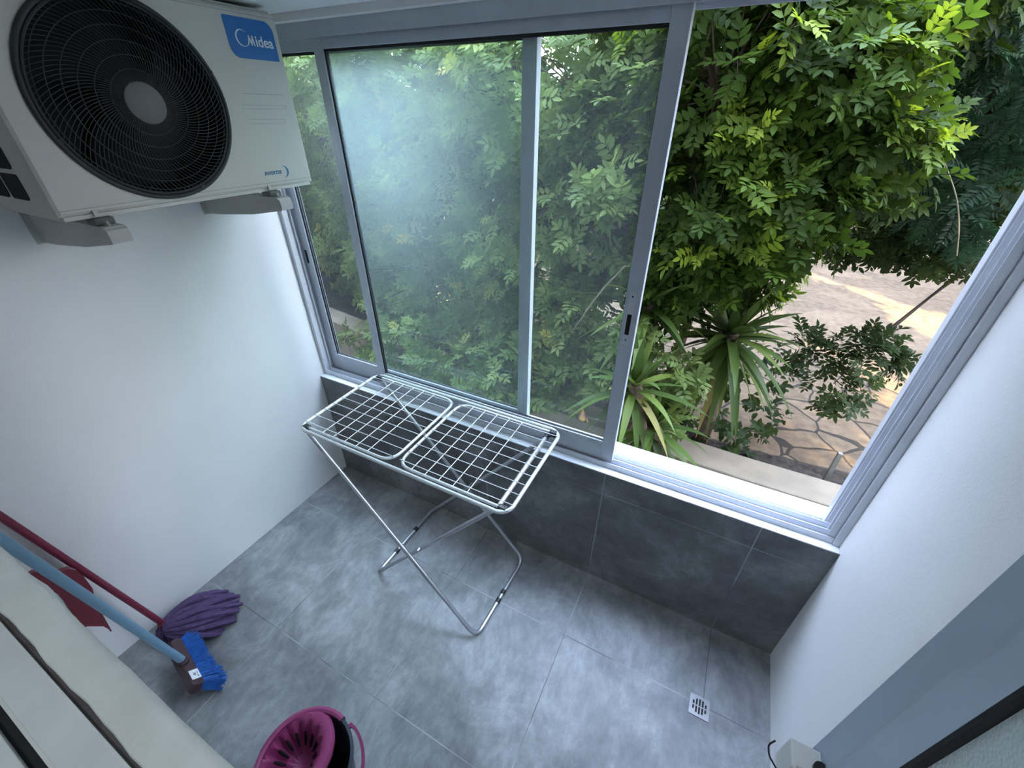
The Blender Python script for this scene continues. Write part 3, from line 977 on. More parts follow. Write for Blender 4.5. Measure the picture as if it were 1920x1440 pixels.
for k in range(30):
    u = -1 + 2 * ((k * 0.618) % 1.0)
    lay = rr.random()
    L = 0.215 + 0.055 * (1 - u * u) + rr.uniform(-0.03, 0.02)
    base = Vector((0.118 + 0.028 * u, -1.178 - 0.012 * abs(u), 0.046 + 0.022 * lay))
    main = Vector((0.42 + 0.28 * u, 0.88 - 0.1 * abs(u), 0)).normalized()
    side = Vector((main.y, -main.x, 0))
    pts, rs = [], []
    wob = rr.uniform(-0.014, 0.014)
    for i in range(9):
        t = i / 8
        h = (0.048 + 0.026 * lay) * (1 - t) ** 0.8 + 0.010 + 0.040 * lay * math.sin(PI * min(1, t * 0.95)) ** 0.8
        p = base + main * L * t + side * (0.055 * u * math.sin(PI * t * 0.75) + wob * math.sin(t * 5))
        p.z = max(0.0115, h)
        pts.append(p); rs.append((0.009, 0.0115, 0.0125, 0.013, 0.013, 0.0125, 0.012, 0.011, 0.008)[i])
    b.tube(pts, rs, 7)
for k in range(12):
    a = 2 * PI * k / 12 + 0.2
    c = Vector((0.112, -1.172, 0.050))
    pts = [c + Vector((math.cos(a) * 0.020, math.sin(a) * 0.016, 0.018)), c + Vector((math.cos(a) * 0.036, math.sin(a) * 0.030 - 0.004, 0.004)), c + Vector((math.cos(a) * 0.045, math.sin(a) * 0.036 - 0.010, -0.032))]
    b.tube(pts, [0.008, 0.010, 0.009], 7)
b.build('mop_strips', M['purple'], mop, smooth=True)

# ------------------------------------------------------------------ broom and dustpan
br = thing('broom', (0.36, -1.21, 0.0), 'broom with light blue handle, dark brown head and bright blue bristles', 'broom')
b = MB()
q0, q1 = Vector((0.362, -1.220, 0.104)), Vector((0.420, -1.3845, 1.560))
b.tube([q0 + (q1 - q0) * t for t in (0, 0.25, 0.5, 0.75, 1.0)], [0.0142] * 5, 18)
b.build('handle', M['bluepl'], br, smooth=True)
ax = Vector((0.975, -0.20, -0.03)).normalized()          # long axis of the head
fw = Vector((0.30, 0.75, -0.62)); fw = (fw - ax * fw.dot(ax)).normalized()   # bristles point this way
up = ax.cross(fw)
if up.z < 0:
    up = -up
c0 = Vector((0.385, -1.226, 0.090))
def hp(a, f, u):
    return c0 + ax * a + fw * f + up * u
b = MB()
out = rounded(-0.150, -0.026, 0.118, 0.020, (0.012, 0.012, 0.018, 0.018), 4)
nO = len(out)
vs = [hp(p[0], p[1], -0.020) for p in out] + [hp(p[0] * 0.98, p[1] * 0.92, 0.020) for p in out]
fs = [tuple(range(nO))[::-1], tuple(range(nO, 2 * nO))] + [(i, (i + 1) % nO, nO + (i + 1) % nO, nO + i) for i in range(nO)]
b.add(vs, fs)
b.tube([hp(-0.012, -0.012, 0.016), hp(-0.015, -0.02, 0.030)], 0.020, 16)
b.build('broom_head', M['brown'], br, bevel=0.003)
b = MB()
for k in range(1500):
    a = rr.uniform(-0.142, 0.112); u = rr.uniform(-0.017, 0.017)
    fl = a * 0.30
    L = 0.062 + rr.uniform(-0.006, 0.006) + 0.010 * (a > 0.06)
    s0 = hp(a, 0.014, u)
    s1 = hp(a + fl * 0.4 + rr.uniform(-0.004, 0.004), 0.014 + L * 0.5, u * 1.5)
    s2 = hp(a + fl + rr.uniform(-0.008, 0.008), 0.014 + L, u * 2.1 + rr.uniform(-0.004, 0.004))
    if s2.z < 0.002:
        s2.z = 0.002 + rr.random() * 0.004
    b.tube([s0, s1, s2], [0.0013, 0.0012, 0.0009], 4, caps=False)
b.build('bristles', M['bristle'], br)
b = MB()
vs = [hp(p[0], p[1], 0.0212) for p in rounded(0.040, -0.017, 0.088, 0.016, (0.003,) * 4, 3)]
b.add(vs, [tuple(range(len(vs)))])
b.build('price_label', M['paper'], br, label='white square sticker')
b = MB()
for (a0_, f0, a1_, f1) in ((0.052, 0.007, 0.066, 0.010), (0.070, 0.005, 0.080, 0.010), (0.056, -0.006, 0.070, 0.003)):
    vs = [hp(a0_, f0, 0.0216), hp(a1_, f0, 0.0216), hp(a1_, f1, 0.0216), hp(a0_, f1, 0.0216)]
    b.add(vs, [(0, 1, 2, 3)])
b.build('label_print', M['print'], br)

dp = thing('dustpan', (0.15, -1.39, 0.4), 'dark red plastic dustpan behind the blue broom handle, partly hidden by the ledge', 'dustpan')
prof = [(-1.392, 0.70), (-1.384, 0.725), (-1.330, 0.735), (-1.300, 0.700), (-1.284, 0.676), (-1.264, 0.666), (-1.254, 0.640), (-1.252, 0.605), (-1.2565, 0.537), (-1.265, 0.507), (-1.275, 0.459), (-1.285, 0.40), (-1.297, 0.31), (-1.304, 0.356), (-1.332, 0.405), (-1.392, 0.44)]
def dpt(y, z, w):       # w runs across the pan, which hangs tilted
    return (0.15 + w, y - 0.03 * w, z + 0.62 * w)
b = MB()
n = len(prof)
for (wa, wb) in ((-0.055, -0.050), (0.050, 0.055)):      # the two cheeks
    vs = [dpt(y, z, wa) for y, z in prof] + [dpt(y, z, wb) for y, z in prof]
    b.add(vs, [tuple(range(n))[::-1], tuple(range(n, 2 * n))] + [(i, (i + 1) % n, n + (i + 1) % n, n + i) for i in range(n)])
b.build('cheek', M['pan'], dp)
b = MB()
def sheet(mb, pa, th):
    m = len(pa)
    vs = [dpt(y, z, -0.050) for y, z in pa] + [dpt(y, z, 0.050) for y, z in pa] + [dpt(y - th, z - th * 0.3, -0.050) for y, z in pa] + [dpt(y - th, z - th * 0.3, 0.050) for y, z in pa]
    fs = []
    for i in range(m - 1):
        fs += [(i, i + 1, m + i + 1, m + i), (2 * m + i, 3 * m + i, 3 * m + i + 1, 2 * m + i + 1), (i, 2 * m + i, 2 * m + i + 1, i + 1), (m + i, m + i + 1, 3 * m + i + 1, 3 * m + i)]
    fs += [(0, m, 3 * m, 2 * m), (m - 1, 3 * m - 1, 4 * m - 1, 2 * m - 1)]
    mb.add(vs, fs)
sheet(b, prof[1:13], 0.004)
b.build('pan', M['pan'], dp)
b = MB()
b.tube([dpt(-1.386, 0.70, 0.0), dpt(-1.386, 0.86, 0.0), dpt(-1.384, 0.90, 0.0)], [0.013, 0.013, 0.010], 14)
b.build('grip', M['pan'], dp, smooth=True)

# ------------------------------------------------------------------ mop bucket with wringer
BC = Vector((1.150, -1.226, 0.0))
bk = thing('mop_bucket', tuple(BC), 'dark mop bucket with magenta wringer and magenta carrying handle, at the bottom edge', 'bucket')
RZB = 0.272
SXB, SYB = 1.0, 0.95
b = MB()
b.lathe([(0.0001, 0.0), (0.105, 0.0), (0.112, 0.010), (0.143, RZB - 0.02), (0.152, RZB - 0.012), (0.153, RZB), (0.143, RZB + 0.001), (0.139, RZB - 0.012), (0.108, 0.014), (0.0001, 0.012)], (BC.x, BC.y, 0), 56, sx=SXB, sy=SYB)
b.build('pail', M['navy'], bk, smooth=True)
b = MB()   # magenta collar clipped round the left half of the rim
a0, a1 = math.radians(82), math.radians(290)
b.lathe([(0.1535, RZB - 0.026), (0.158, RZB - 0.010), (0.157, RZB + 0.006), (0.148, RZB + 0.0095), (0.140, RZB + 0.006), (0.1385, RZB - 0.004)], (BC.x, BC.y, 0), 40, sx=SXB, sy=SYB, a0=a0, a1=a1)
b.build('wringer_collar', M['pink'], bk, smooth=True)
wc = Vector((1.096, -1.226))
b = MB()   # funnel: flat shoulder, then fluted cone going down
NF = 84
def flute(a):
    return 0.5 + 0.5 * math.cos(14 * a)
prof = [(0.122, -0.022, 0), (0.124, -0.004, 0), (0.117, 0.005, 0), (0.102, 0.008, 0), (0.090, 0.004, 0), (0.081, -0.006, 0.45), (0.073, -0.026, 1.0), (0.060, -0.062, 1.1), (0.045, -0.088, 0.9), (0.028, -0.105, 0.3), (0.0002, -0.108, 0)]
vs, fs = [], []
for r, z, fl in prof:
    for k in range(NF):
        a = 2 * PI * k / NF
        rr_ = r * (1 + 0.11 * fl * (flute(a) - 0.5) * 2)
        x, y = wc.x + rr_ * math.cos(a), wc.y + rr_ * math.sin(a) * 1.04
        # stay inside the pail
        dv = Vector((x - BC.x, y - BC.y)); lim = 0.1425 - 0.006
        if dv.length > lim:
            dv = dv.normalized() * lim
            x, y = BC.x + dv.x, BC.y + dv.y
        vs.append((x, y, RZB + z))
for i in range(len(prof) - 1):
    for k in range(NF):
        fs.append((i * NF + k, i * NF + (k + 1) % NF, (i + 1) * NF + (k + 1) % NF, (i + 1) * NF + k))
b.add(vs, fs)
b.build('wringer', M['pink'], bk, smooth=True)
b = MB()   # drain slots between the flutes
for k in range(14):
    a = 2 * PI * (k + 0.5) / 14
    pts = []
    for r, z in ((0.070, -0.028), (0.055, -0.058), (0.042, -0.080)):
        pts.append((wc.x + r * math.cos(a), wc.y + r * math.sin(a) * 1.04, RZB + z))
    b.tube(pts, [0.0045, 0.0055, 0.003], 6)
b.build('wringer_slot', M['hole'], bk)
b = MB()   # carrying handle, hanging down round the right side
pts = []
for k in range(33):
    t = k / 32
    a = math.radians(70 - 140 * t)
    drop = 0.045 * math.sin(PI * t) ** 0.8
    pts.append((BC.x + (0.158 + 0.022 * math.sin(PI * t) ** 0.6) * math.cos(a) * SXB, BC.y + (0.152 + 0.022 * math.sin(PI * t) ** 0.6) * math.sin(a), RZB - 0.012 - drop))
for i, p in enumerate(pts):
    pass
vs, fs = [], []
for i, p in enumerate(pts):
    a = math.atan2(p[1] - BC.y, p[0] - BC.x)
    o = Vector((math.cos(a), math.sin(a), 0)) * 0.0045
    for (s, h) in ((1, -0.009), (1, 0.009), (-1, 0.009), (-1, -0.009)):
        vs.append((p[0] + o.x * s, p[1] + o.y * s, p[2] + h))
for i in range(len(pts) - 1):
    for k in range(4):
        fs.append((i * 4 + k, i * 4 + (k + 1) % 4, (i + 1) * 4 + (k + 1) % 4, (i + 1) * 4 + k))
fs += [(0, 1, 2, 3), tuple(len(vs) - 4 + k for k in range(4))]
b.add(vs, fs)
for s in (1, -1):
    b.tube([(BC.x + 0.150 * math.cos(1.2217) * 0.93, BC.y + s * 0.145 * math.sin(1.2217) * 0.93, RZB - 0.012), (BC.x + 0.163 * math.cos(1.2217), BC.y + s * 0.157 * math.sin(1.2217), RZB - 0.012)], 0.008, 10)
b.build('carrying_handle', M['pink'], bk, smooth=True)

# ------------------------------------------------------------------ floor drain
fd = thing('floor_drain', (2.302, -0.355, 0.0), 'square steel floor drain with round slotted grate near the right wall', 'drain')
b = MB()
b.prism(rounded(2.264, -0.394, 2.340, -0.316, (0.004,) * 4, 3), 'z', 0.0004, 0.0035)
b.build('drain_frame', M['drain'], fd)
b = MB()
for k in range(5):
    x = 2.302 + (k - 2) * 0.0115
    hh = math.sqrt(max(0, 0.028 ** 2 - (x - 2.302) ** 2))
    for s in (-1, 1):
        b.box((x - 0.0033, -0.355 + s * 0.0025, 0.0036), (x + 0.0033, -0.355 + s * max(hh, 0.006), 0.0042))
b.build('drain_slot', M['hole'], fd)

# ------------------------------------------------------------------ garden outside
GZ = -0.20
b = MB(); b.box((-14, 1.60, GZ - 0.1), (24, 26, GZ))
tag(b.build('ground', M['paving']), 'beige crazy paving beyond the low garden wall', 'paving', kind='structure')
b = MB(); b.box((-14, 0.20, -0.6), (24, 1.9, -0.5))
tag(b.build('path', M['path']), 'pale concrete path strip between the window and the garden wall', 'path', kind='structure')
b = MB()
far = [(-6.0, 2.30), (-2.1, 1.775), (-0.5, 1.53), (0.8, 1.36), (1.86, 1.235), (2.4, 1.212), (3.2, 1.205), (6.0, 1.20)]
nearp = [(x + 0.02, y - 0.205) for x, y in far]
def wall_band(mb, A, B, z0, z1):
    n = len(A)
    vs = [(x, y, z0) for x, y in A] + [(x, y, z0) for x, y in B] + [(x, y, z1) for x, y in A] + [(x, y, z1) for x, y in B]
    fs = [(0, n, 3 * n, 2 * n), (n - 1, 3 * n - 1, 4 * n - 1, 2 * n - 1)]
    for i in range(n - 1):
        fs += [(i, i + 1, 2 * n + i + 1, 2 * n + i), (n + i, 3 * n + i, 3 * n + i + 1, n + i + 1), (2 * n + i, 2 * n + i + 1, 3 * n + i + 1, 3 * n + i), (i, n + i, n + i + 1, i + 1)]
    mb.add(vs, fs)
wall_band(b, far, nearp, -0.5, 0.062)
wall_band(b, [(x, y + 0.012) for x, y in far], [(x, y - 0.014) for x, y in nearp], 0.0625, 0.10)
tag(b.build('garden_wall', M['conc'], bevel=0.008), 'low beige rendered garden wall with flat coping', 'wall', kind='structure')
b = MB()
nx, ny = 150, 12
vs, fs = [], []
for i in range(nx + 1):
    x = -5.9 + 11.7 * i / nx
    yf = np.interp(x, [p[0] for p in far], [p[1] for p in far])
    for j in range(ny + 1):
        t = j / ny
        wid = 0.52 + 0.06 * math.sin(x * 2.1) + (1.6 if x < 1.2 else 0) * min(1, (1.2 - x) / 0.8 if x < 1.2 else 0)
        vs.append((x, yf + 0.014 + wid * t, GZ + 0.004 + (0.075 * min(1.0, (1 - t) * 5) + 0.03 * rr.random()) * (1 if j < ny else 0.0)))
for i in range(nx):
    for j in range(ny):
        fs.append((i * (ny + 1) + j, (i + 1) * (ny + 1) + j, (i + 1) * (ny + 1) + j + 1, i * (ny + 1) + j + 1))
b.add(vs, fs)
tag(b.build('soil_bed', M['soil']), 'strip of dark soil and litter behind the garden wall', 'soil', kind='stuff')
b = MB(); b.box((2.853, 1.290, GZ), (2.879, 1.316, 0.27), bev=0.004)
tag(b.build('fence_post', M['postm']), 'short grey post standing in the soil strip behind the garden wall', 'post')

b = MB()
b.box((-9.0, 0.03, CEIL + 0.1), (11.0, 0.137, 9.5)); b.box((-9.0, 0.03, -0.6), (-0.2, 0.137, CEIL + 0.1)); b.box((W + 0.2, 0.03, -0.6), (11.0, 0.137, CEIL + 0.1))
b.box((-9.0, -6.0, 9.3), (11.0, 0.05, 9.5)); b.box((-9.0, -6.0, -0.6), (-8.8, 0.05, 9.5)); b.box((10.8, -6.0, -0.6), (11.0, 0.05, 9.5))
tag(b.build('wall_facade', M['path']), 'outer facade of the building around and above the balcony', 'wall', kind='structure')

# ---- foliage generators
def mesh_np(name, V, F, tint, mat_, parent, kind=None):
    """V (n,3), F list of (k,m) int arrays with equal face size each, tint (n,)"""
    me = bpy.data.meshes.new(name)
    me.vertices.add(len(V))
    me.vertices.foreach_set('co', np.ascontiguousarray(V, dtype=np.float32).ravel())
    loops = np.concatenate([f.ravel() for f in F]).astype(np.int32)
    tot = np.concatenate([np.full(len(f), f.shape[1]) for f in F]).astype(np.int32)
    start = np.concatenate([[0], np.cumsum(tot)[:-1]]).astype(np.int32)
    me.loops.add(len(loops))
    me.loops.foreach_set('vertex_index', loops)
    me.polygons.add(len(tot))
    me.polygons.foreach_set('loop_start', start)
    me.polygons.foreach_set('use_smooth', np.ones(len(tot), dtype=bool))
    at = me.attributes.new('tint', 'FLOAT', 'POINT')
    at.data.foreach_set('value', np.ascontiguousarray(tint, dtype=np.float32))
    me.materials.append(mat_)
    me.update(calc_edges=True)
    me.validate()
    o = bpy.data.objects.new(name, me)
    COL.objects.link(o)
    if parent is not None:
        o.parent = parent
        o.matrix_parent_inverse = Matrix.Translation(-Vector(parent.location))
    return o

def leaflet_verts(base, d, nrm, L, wd, fold=0.25, curl=0.12):
    """one leaflet: 8 verts (tip-folded lens)"""
    s = np.cross(nrm, d)
    P = []
    for t, w in ((0, 0), (0.32, 0), (0.68, 0), (1.0, 0), (0.32, 1), (0.68, 0.86), (0.32, -1), (0.68, -0.86)):
        P.append(base + d * (L * t) + s * (wd * w) + nrm * (abs(w) * wd * fold - curl * L * t * t))
    return P
LF_Q = [(1, 4, 5, 2), (6, 1, 2, 7)]
LF_T = [(0, 4, 1), (2, 5, 3), (0, 1, 6), (7, 2, 3)]

def compound_template(pairs, L, lf, wd, rng, feather=False):
    """pinnate leaf along +X, normal +Z"""
    V, Q, T = [], [], []
    ex = np.array([1., 0, 0]); ez = np.array([0, 0, 1.])
    def add(base, d, nrm, l, w):
        o = len(V)
        V.extend(leaflet_verts(base, d, nrm, l, w))
        Q.extend([tuple(i + o for i in q) for q in LF_Q]); T.extend([tuple(i + o for i in t) for t in LF_T])
    for k in range(pairs):
        t = 0.22 + 0.70 * k / max(1, pairs - 1)
        z = -0.22 * L * t * t
        sc = (0.75 + 0.5 * math.sin(PI * (0.25 + 0.6 * t))) * rng.uniform(0.85, 1.1)
        for s in (-1, 1):
            ang = math.radians(rng.uniform(48, 68))
            d = np.array([math.cos(ang), s * math.sin(ang), rng.uniform(-0.15, 0.2)]); d /= np.linalg.norm(d)
            n = ez + np.array([0.15, -0.25 * s, 0]) + rng.normal(0, 0.12, 3); n -= d * n.dot(d); n /= np.linalg.norm(n)
            add(np.array([L * t, 0, z]), d, n, lf * sc, wd * sc)
    d = np.array([1, 0, -0.4]); d /= np.linalg.norm(d)
    n = ez - d * d[2]; n /= np.linalg.norm(n)
    add(np.array([L * 0.98, 0, -0.22 * L]), d, n, lf * 1.1, wd * 1.05)
    # rachis as a thin three-sided rod
    o = len(V)
    for t in (0, 0.5, 1.0):
        c = np.array([L * t, 0, -0.22 * L * t * t])
        r = 0.0016 * (1.2 - 0.6 * t)
        V.extend([c + np.array([0, r, 0]), c + np.array([0, -r, 0]), c + np.array([0, 0, -1.5 * r])])
    for i in range(2):
        for k in range(3):
            k2 = (k + 1) % 3
            Q.append((o + i * 3 + k, o + i * 3 + k2, o + i * 3 + 3 + k2, o + i * 3 + 3 + k))
    return np.array(V), np.array(Q), np.array(T)

def frames(d, up):
    """rotation matrices with x along d, z near up"""
    d = d / np.linalg.norm(d, axis=1, keepdims=True)
    y = np.cross(up, d)
    y /= np.maximum(np.linalg.norm(y, axis=1, keepdims=True), 1e-6)
    z = np.cross(d, y)
    return np.stack([d, y, z], axis=2)

def scatter(name, temps, pos, d, up, scale, tint, mat_, parent):
    Rm = frames(d, up)
    which = RNG.integers(0, len(temps), len(pos))
    Vs, Qs, Ts, tn = [], [], [], []
    off = 0
    for ti, (V, Q, T) in enumerate(temps):
        idx = np.where(which == ti)[0]
        if len(idx) == 0:
            continue
        P = np.einsum('nij,vj->nvi', Rm[idx], V) * scale[idx][:, None, None] + pos[idx][:, None, :]
        n = len(V)
        o = (np.arange(len(idx)) * n + off)[:, None, None]
        Vs.append(P.reshape(-1, 3))
        Qs.append((Q[None] + o).reshape(-1, 4)); Ts.append((T[None] + o).reshape(-1, 3))
        tn.append(np.repeat(tint[idx], n))
        off += len(idx) * n
    F = [np.concatenate(Qs)]
    if sum(len(t) for t in Ts):
        F.append(np.concatenate(Ts))
    return mesh_np(name, np.concatenate(Vs), F, np.concatenate(tn), mat_, parent)

# sun: low, behind the trees on the left; patches of it reach the paving through gaps in the leaves
SUN_TO = np.array([0.60, -0.70, -0.36]); SUN_TO /= np.linalg.norm(SUN_TO)
GAPS = [((4.34, 5.05, GZ), 0.13), ((3.72, 3.20, GZ), 0.13), ((3.98, 3.35, GZ), 0.10), ((7.6, 13.4, GZ), 0.4)]
def keep_gaps(p, extra=0.10):
    k = np.ones(len(p), bool)
    for c, r in GAPS:
        v = p - np.array(c)
        t = v @ (-SUN_TO)
        dist = np.linalg.norm(v + t[:, None] * SUN_TO, axis=1)
        k &= ~((t > 0.0) & (dist < r + extra))
    return k

def shoots(blobs, dens, leaves_per, out_bias, rng, front=np.array([0.25, -0.85, 0.25]), lime=0.2, extra=0.1):
    """leaf rosettes spread over the shells of ellipsoid clumps; returns pos, dir, up, scale, tint, and shoot axes"""
    P, D, U, S, T, AXS = [], [], [], [], [], []
    for (cx, cy, cz, rx, ry, rz) in blobs:
        area = 4 * PI * ((rx * ry) ** 1.6 / 3 + (rx * rz) ** 1.6 / 3 + (ry * rz) ** 1.6 / 3) ** (1 / 1.6)
        n = int(area * dens)
        for _ in range(n):
            v = rng.normal(0, 1, 3); v /= np.linalg.norm(v)
            if v @ front < -0.25 and rng.random() < 0.6:
                continue
            rad = 1.0 - 0.38 * rng.random() ** 1.7
            c = np.array([cx + rx * v[0] * rad, cy + ry * v[1] * rad, cz + rz * v[2] * rad])
            nrm = np.array([v[0] / rx, v[1] / ry, v[2] / rz]); nrm /= np.linalg.norm(nrm)
            ax_ = nrm * out_bias + np.array([0, -0.05, 0.35]) + rng.normal(0, 0.3, 3)
            ax_ /= np.linalg.norm(ax_)
            sh_t = rng.random()
            young = rng.random() < lime and rad > 0.9
            m = leaves_per + rng.integers(-1, 3)
            a0 = rng.random() * 6.28
            e1 = np.cross(ax_, [0.3, 0.2, 0.93]); e1 /= np.linalg.norm(e1)
            e2 = np.cross(ax_, e1)
            AXS.append((c - ax_ * 0.10, ax_))
            for k in range(m):
                a = a0 + k * 2.4
                t = k / m
                spread = 1.25 - 0.75 * t
                d = ax_ * (0.35 + 0.9 * t) + (e1 * math.cos(a) + e2 * math.sin(a)) * spread + np.array([0, 0, -0.22])
                d /= np.linalg.norm(d)
                up = ax_ * 0.9 + np.array([0, -0.15, 0.6]) + rng.normal(0, 0.15, 3)
                P.append(c + ax_ * (0.10 * t - 0.05)); D.append(d); U.append(up)
                S.append((0.70 if young and t > 0.5 else 1.0) * rng.uniform(0.75, 1.15))
                T.append(min(1, (0.62 + 0.38 * t if young else 0.10 + 0.52 * sh_t) + rng.normal(0, 0.06)))
    P, D, U, S, T = map(np.array, (P, D, U, S, T))
    k = keep_gaps(P, extra)
    yw = np.interp(P[:, 0], [q[0] for q in far], [q[1] for q in far])      # no leaves inside the garden wall
    k &= ~((P[:, 1] > yw - 0.27) & (P[:, 1] < yw + 0.06) & (P[:, 2] < 0.16))
    return P[k], D[k], U[k], S[k], np.clip(T[k], 0, 1), AXS

rng = np.random.default_rng(5)
pin = [compound_template(4, 0.115, 0.052, 0.0105, rng) for _ in range(3)] + [compound_template(3, 0.09, 0.054, 0.011, rng) for _ in range(2)]
pinB = [compound_template(4, 0.115, 0.053, 0.0115, rng) for _ in range(3)] + [compound_template(3, 0.095, 0.056, 0.012, rng) for _ in range(2)]

def twigs(mb, axs, hubs, r, rng, frac=0.35):
    for (c, a) in axs:
        if rng.random() > frac:
            continue
        h = min(hubs, key=lambda q: (q[0] - c[0]) ** 2 + (q[1] - c[1]) ** 2 + (q[2] - c[2]) ** 2)
        h = np.array(h)
        mid = (c + h) / 2 + rng.normal(0, 0.05, 3)
        mb.tube([h, mid, c, c + a * 0.10], [r * 1.3, r, r * 0.7, r * 0.4], 5, caps=False)

def branch(mb, pts, r0, r1, n=9):
    ps = fillet(pts, 0.25, 5)
    N = len(ps)
    mb.tube(ps, [r0 + (r1 - r0) * i / (N - 1) for i in range(N)], n)

# big leafy tree seen through the dusty panes
tA = thing('leafy_tree', (0.15, 2.25, GZ), 'big mid-green tree of feathery leaflets behind the dusty sliding panes', 'tree')
blobsA = [(-2.3, 2.6, 1.9, 0.85, 0.6, 0.75), (-1.7, 2.35, 0.9, 0.7, 0.55, 0.65), (-1.15, 2.1, 2.0, 0.75, 0.6, 0.65), (-0.75, 1.95, 0.75, 0.75, 0.55, 0.62), (-0.2, 1.85, 1.55, 0.75, 0.55, 0.70),
          (0.0, 1.8, 0.55, 0.55, 0.45, 0.45), (0.55, 1.65, 2.1, 0.70, 0.5, 0.55), (0.65, 1.6, 1.2, 0.62, 0.45, 0.60), (0.75, 1.5, 0.55, 0.45, 0.35, 0.36), (1.25, 1.45, 1.55, 0.45, 0.38, 0.75),
          (1.2, 1.35, 0.72, 0.34, 0.30, 0.36), (-1.6, 2.9, 2.7, 1.1, 0.5, 0.5), (0.0, 2.6, 2.75, 1.2, 0.5, 0.4), (-2.9, 3.0, 0.9, 0.6, 0.6, 0.9), (0.85, 2.3, 2.55, 0.4, 0.3, 0.22), (-3.8, 3.6, 1.2, 0.9, 0.6, 1.1), (-4.8, 4.2, 1.6, 0.9, 0.6, 1.3), (-2.2, 2.45, 0.45, 0.5, 0.4, 0.35), (-1.0, 1.80, 0.42, 0.42, 0.24, 0.26), (-0.85, 1.27, 0.16, 0.42, 0.17, 0.28), (-0.3, 1.16, 0.20, 0.40, 0.17, 0.28), (0.25, 1.08, 0.20, 0.40, 0.17, 0.26), (0.72, 1.05, 0.34, 0.30, 0.15, 0.24)]
PA = shoots(blobsA, 30, 6, 1.0, rng, lime=0.06)
scatter('foliage', pin, PA[0], PA[1], PA[2], PA[3] * 1.05, PA[4], M['leafA'], tA)
b = MB()
branch(b, [(0.15, 2.25, GZ), (0.05, 2.2, 0.5), (-0.2, 2.1, 1.2), (-0.5, 2.2, 2.1)], 0.06, 0.025)
branch(b, [(0.08, 2.22, 0.3), (0.5, 1.9, 0.8), (0.8, 1.7, 1.5), (0.9, 1.7, 2.2)], 0.035, 0.012)
branch(b, [(0.05, 2.2, 0.4), (-0.7, 2.2, 0.7), (-1.5, 2.4, 1.2), (-2.2, 2.6, 1.9)], 0.035, 0.012)
branch(b, [(-0.2, 2.1, 1.1), (-0.9, 2.2, 1.6), (-1.4, 2.4, 2.3)], 0.025, 0.01)
branch(b, [(0.5, 1.9, 0.8), (1.0, 1.6, 0.9), (1.3, 1.5, 1.5)], 0.02, 0.008)
b.build('trunk', M['bark'], tA, smooth=True)
b = MB()
hubsA = [(-0.2, 2.1, 1.2), (-0.5, 2.2, 2.1), (0.8, 1.7, 1.5), (0.9, 1.7, 2.1), (-1.5, 2.4, 1.2), (-2.2, 2.6, 1.9), (-0.7, 2.2, 0.7), (0.4, 1.95, 0.75), (1.3, 1.5, 1.4), (1.0, 1.6, 0.9), (-1.4, 2.4, 2.3)]
twigs(b, PA[5], hubsA, 0.005, rng, 0.25)
b.build('twigs', M['bark'], tA, smooth=True)
b = MB()   # the bare pale shoot in front of the foliage
b.tube([(1.19, 1.0, 0.86), (1.27, 0.97, 1.02), (1.36, 0.95, 1.18), (1.46, 0.97, 1.32)], [0.0035, 0.005, 0.005, 0.004], 7)
for k in range(5):
    t = k / 5
    p = Vector((1.20 + 0.05 * t, 0.995, 0.88 + 0.09 * t))
    b.tube([p, p + Vector((rr.uniform(-0.03, 0.04), rr.uniform(-0.03, 0.02), rr.uniform(-0.01, 0.03)))], 0.0016, 5)
b.build('bare_shoot', M['twig'], tA, smooth=True, label='bare pale yellow-green shoot')
b = MB()
b.tube(fillet([(-1.05, 1.35, 0.33), (-0.98, 1.37, 0.45), (-0.78, 1.42, 0.56), (-0.60, 1.48, 0.66)], 0.1), [0.005] * 16, 6)
b.build('bare_shoot', M['darktwig'], tA, smooth=True, label='thin dark bare twig low on the left')

# fresh green tree framed by the open half of the window
tB = thing('leafy_tree', (1.75, 1.95, GZ), 'bright fresh-green tree with lime leaf tips in the open part of the window', 'tree')
blobsB = [(1.75, 1.30, 2.20, 0.36, 0.32, 0.45), (2.10, 1.45, 2.12, 0.40, 0.34, 0.36), (2.35, 1.50, 1.86, 0.34, 0.30, 0.26), (1.80, 1.25, 1.62, 0.34, 0.28, 0.34), (2.12, 1.32, 1.62, 0.32, 0.26, 0.28),
          (2.00, 1.30, 1.28, 0.26, 0.22, 0.20), (1.72, 1.30, 1.18, 0.22, 0.2, 0.22), (1.55, 1.6, 2.45, 0.5, 0.4, 0.35), (2.2, 1.9, 2.45, 0.7, 0.4, 0.3), (1.7, 1.9, 1.6, 0.6, 0.3, 0.8)]
PB = shoots(blobsB, 46, 6, 1.0, rng, lime=0.36)
k2 = ~((PB[0][:, 1] < 1.05) & (PB[0][:, 2] < 1.0))
scatter('foliage', pinB, PB[0], PB[1], PB[2], PB[3] * 1.0, PB[4], M['leafB'], tB)
b = MB()
branch(b, [(1.75, 1.95, GZ), (1.78, 1.9, 0.5), (1.85, 1.75, 1.1), (1.9, 1.6, 1.9)], 0.045, 0.015)
branch(b, [(1.82, 1.80, 0.9), (2.1, 1.65, 1.4), (2.35, 1.55, 1.85)], 0.025, 0.008)
branch(b, [(1.80, 1.85, 0.7), (1.65, 1.55, 1.2), (1.7, 1.4, 2.1)], 0.025, 0.008)
b.build('trunk', M['bark'], tB, smooth=True)
b = MB()
twigs(b, PB[5], [(1.9, 1.6, 1.9), (2.1, 1.65, 1.4), (2.35, 1.55, 1.85), (1.65, 1.55, 1.2), (1.7, 1.4, 2.1), (1.85, 1.75, 1.1)], 0.0045, rng, 0.35)
b.build('twigs', M['bark'], tB, smooth=True)

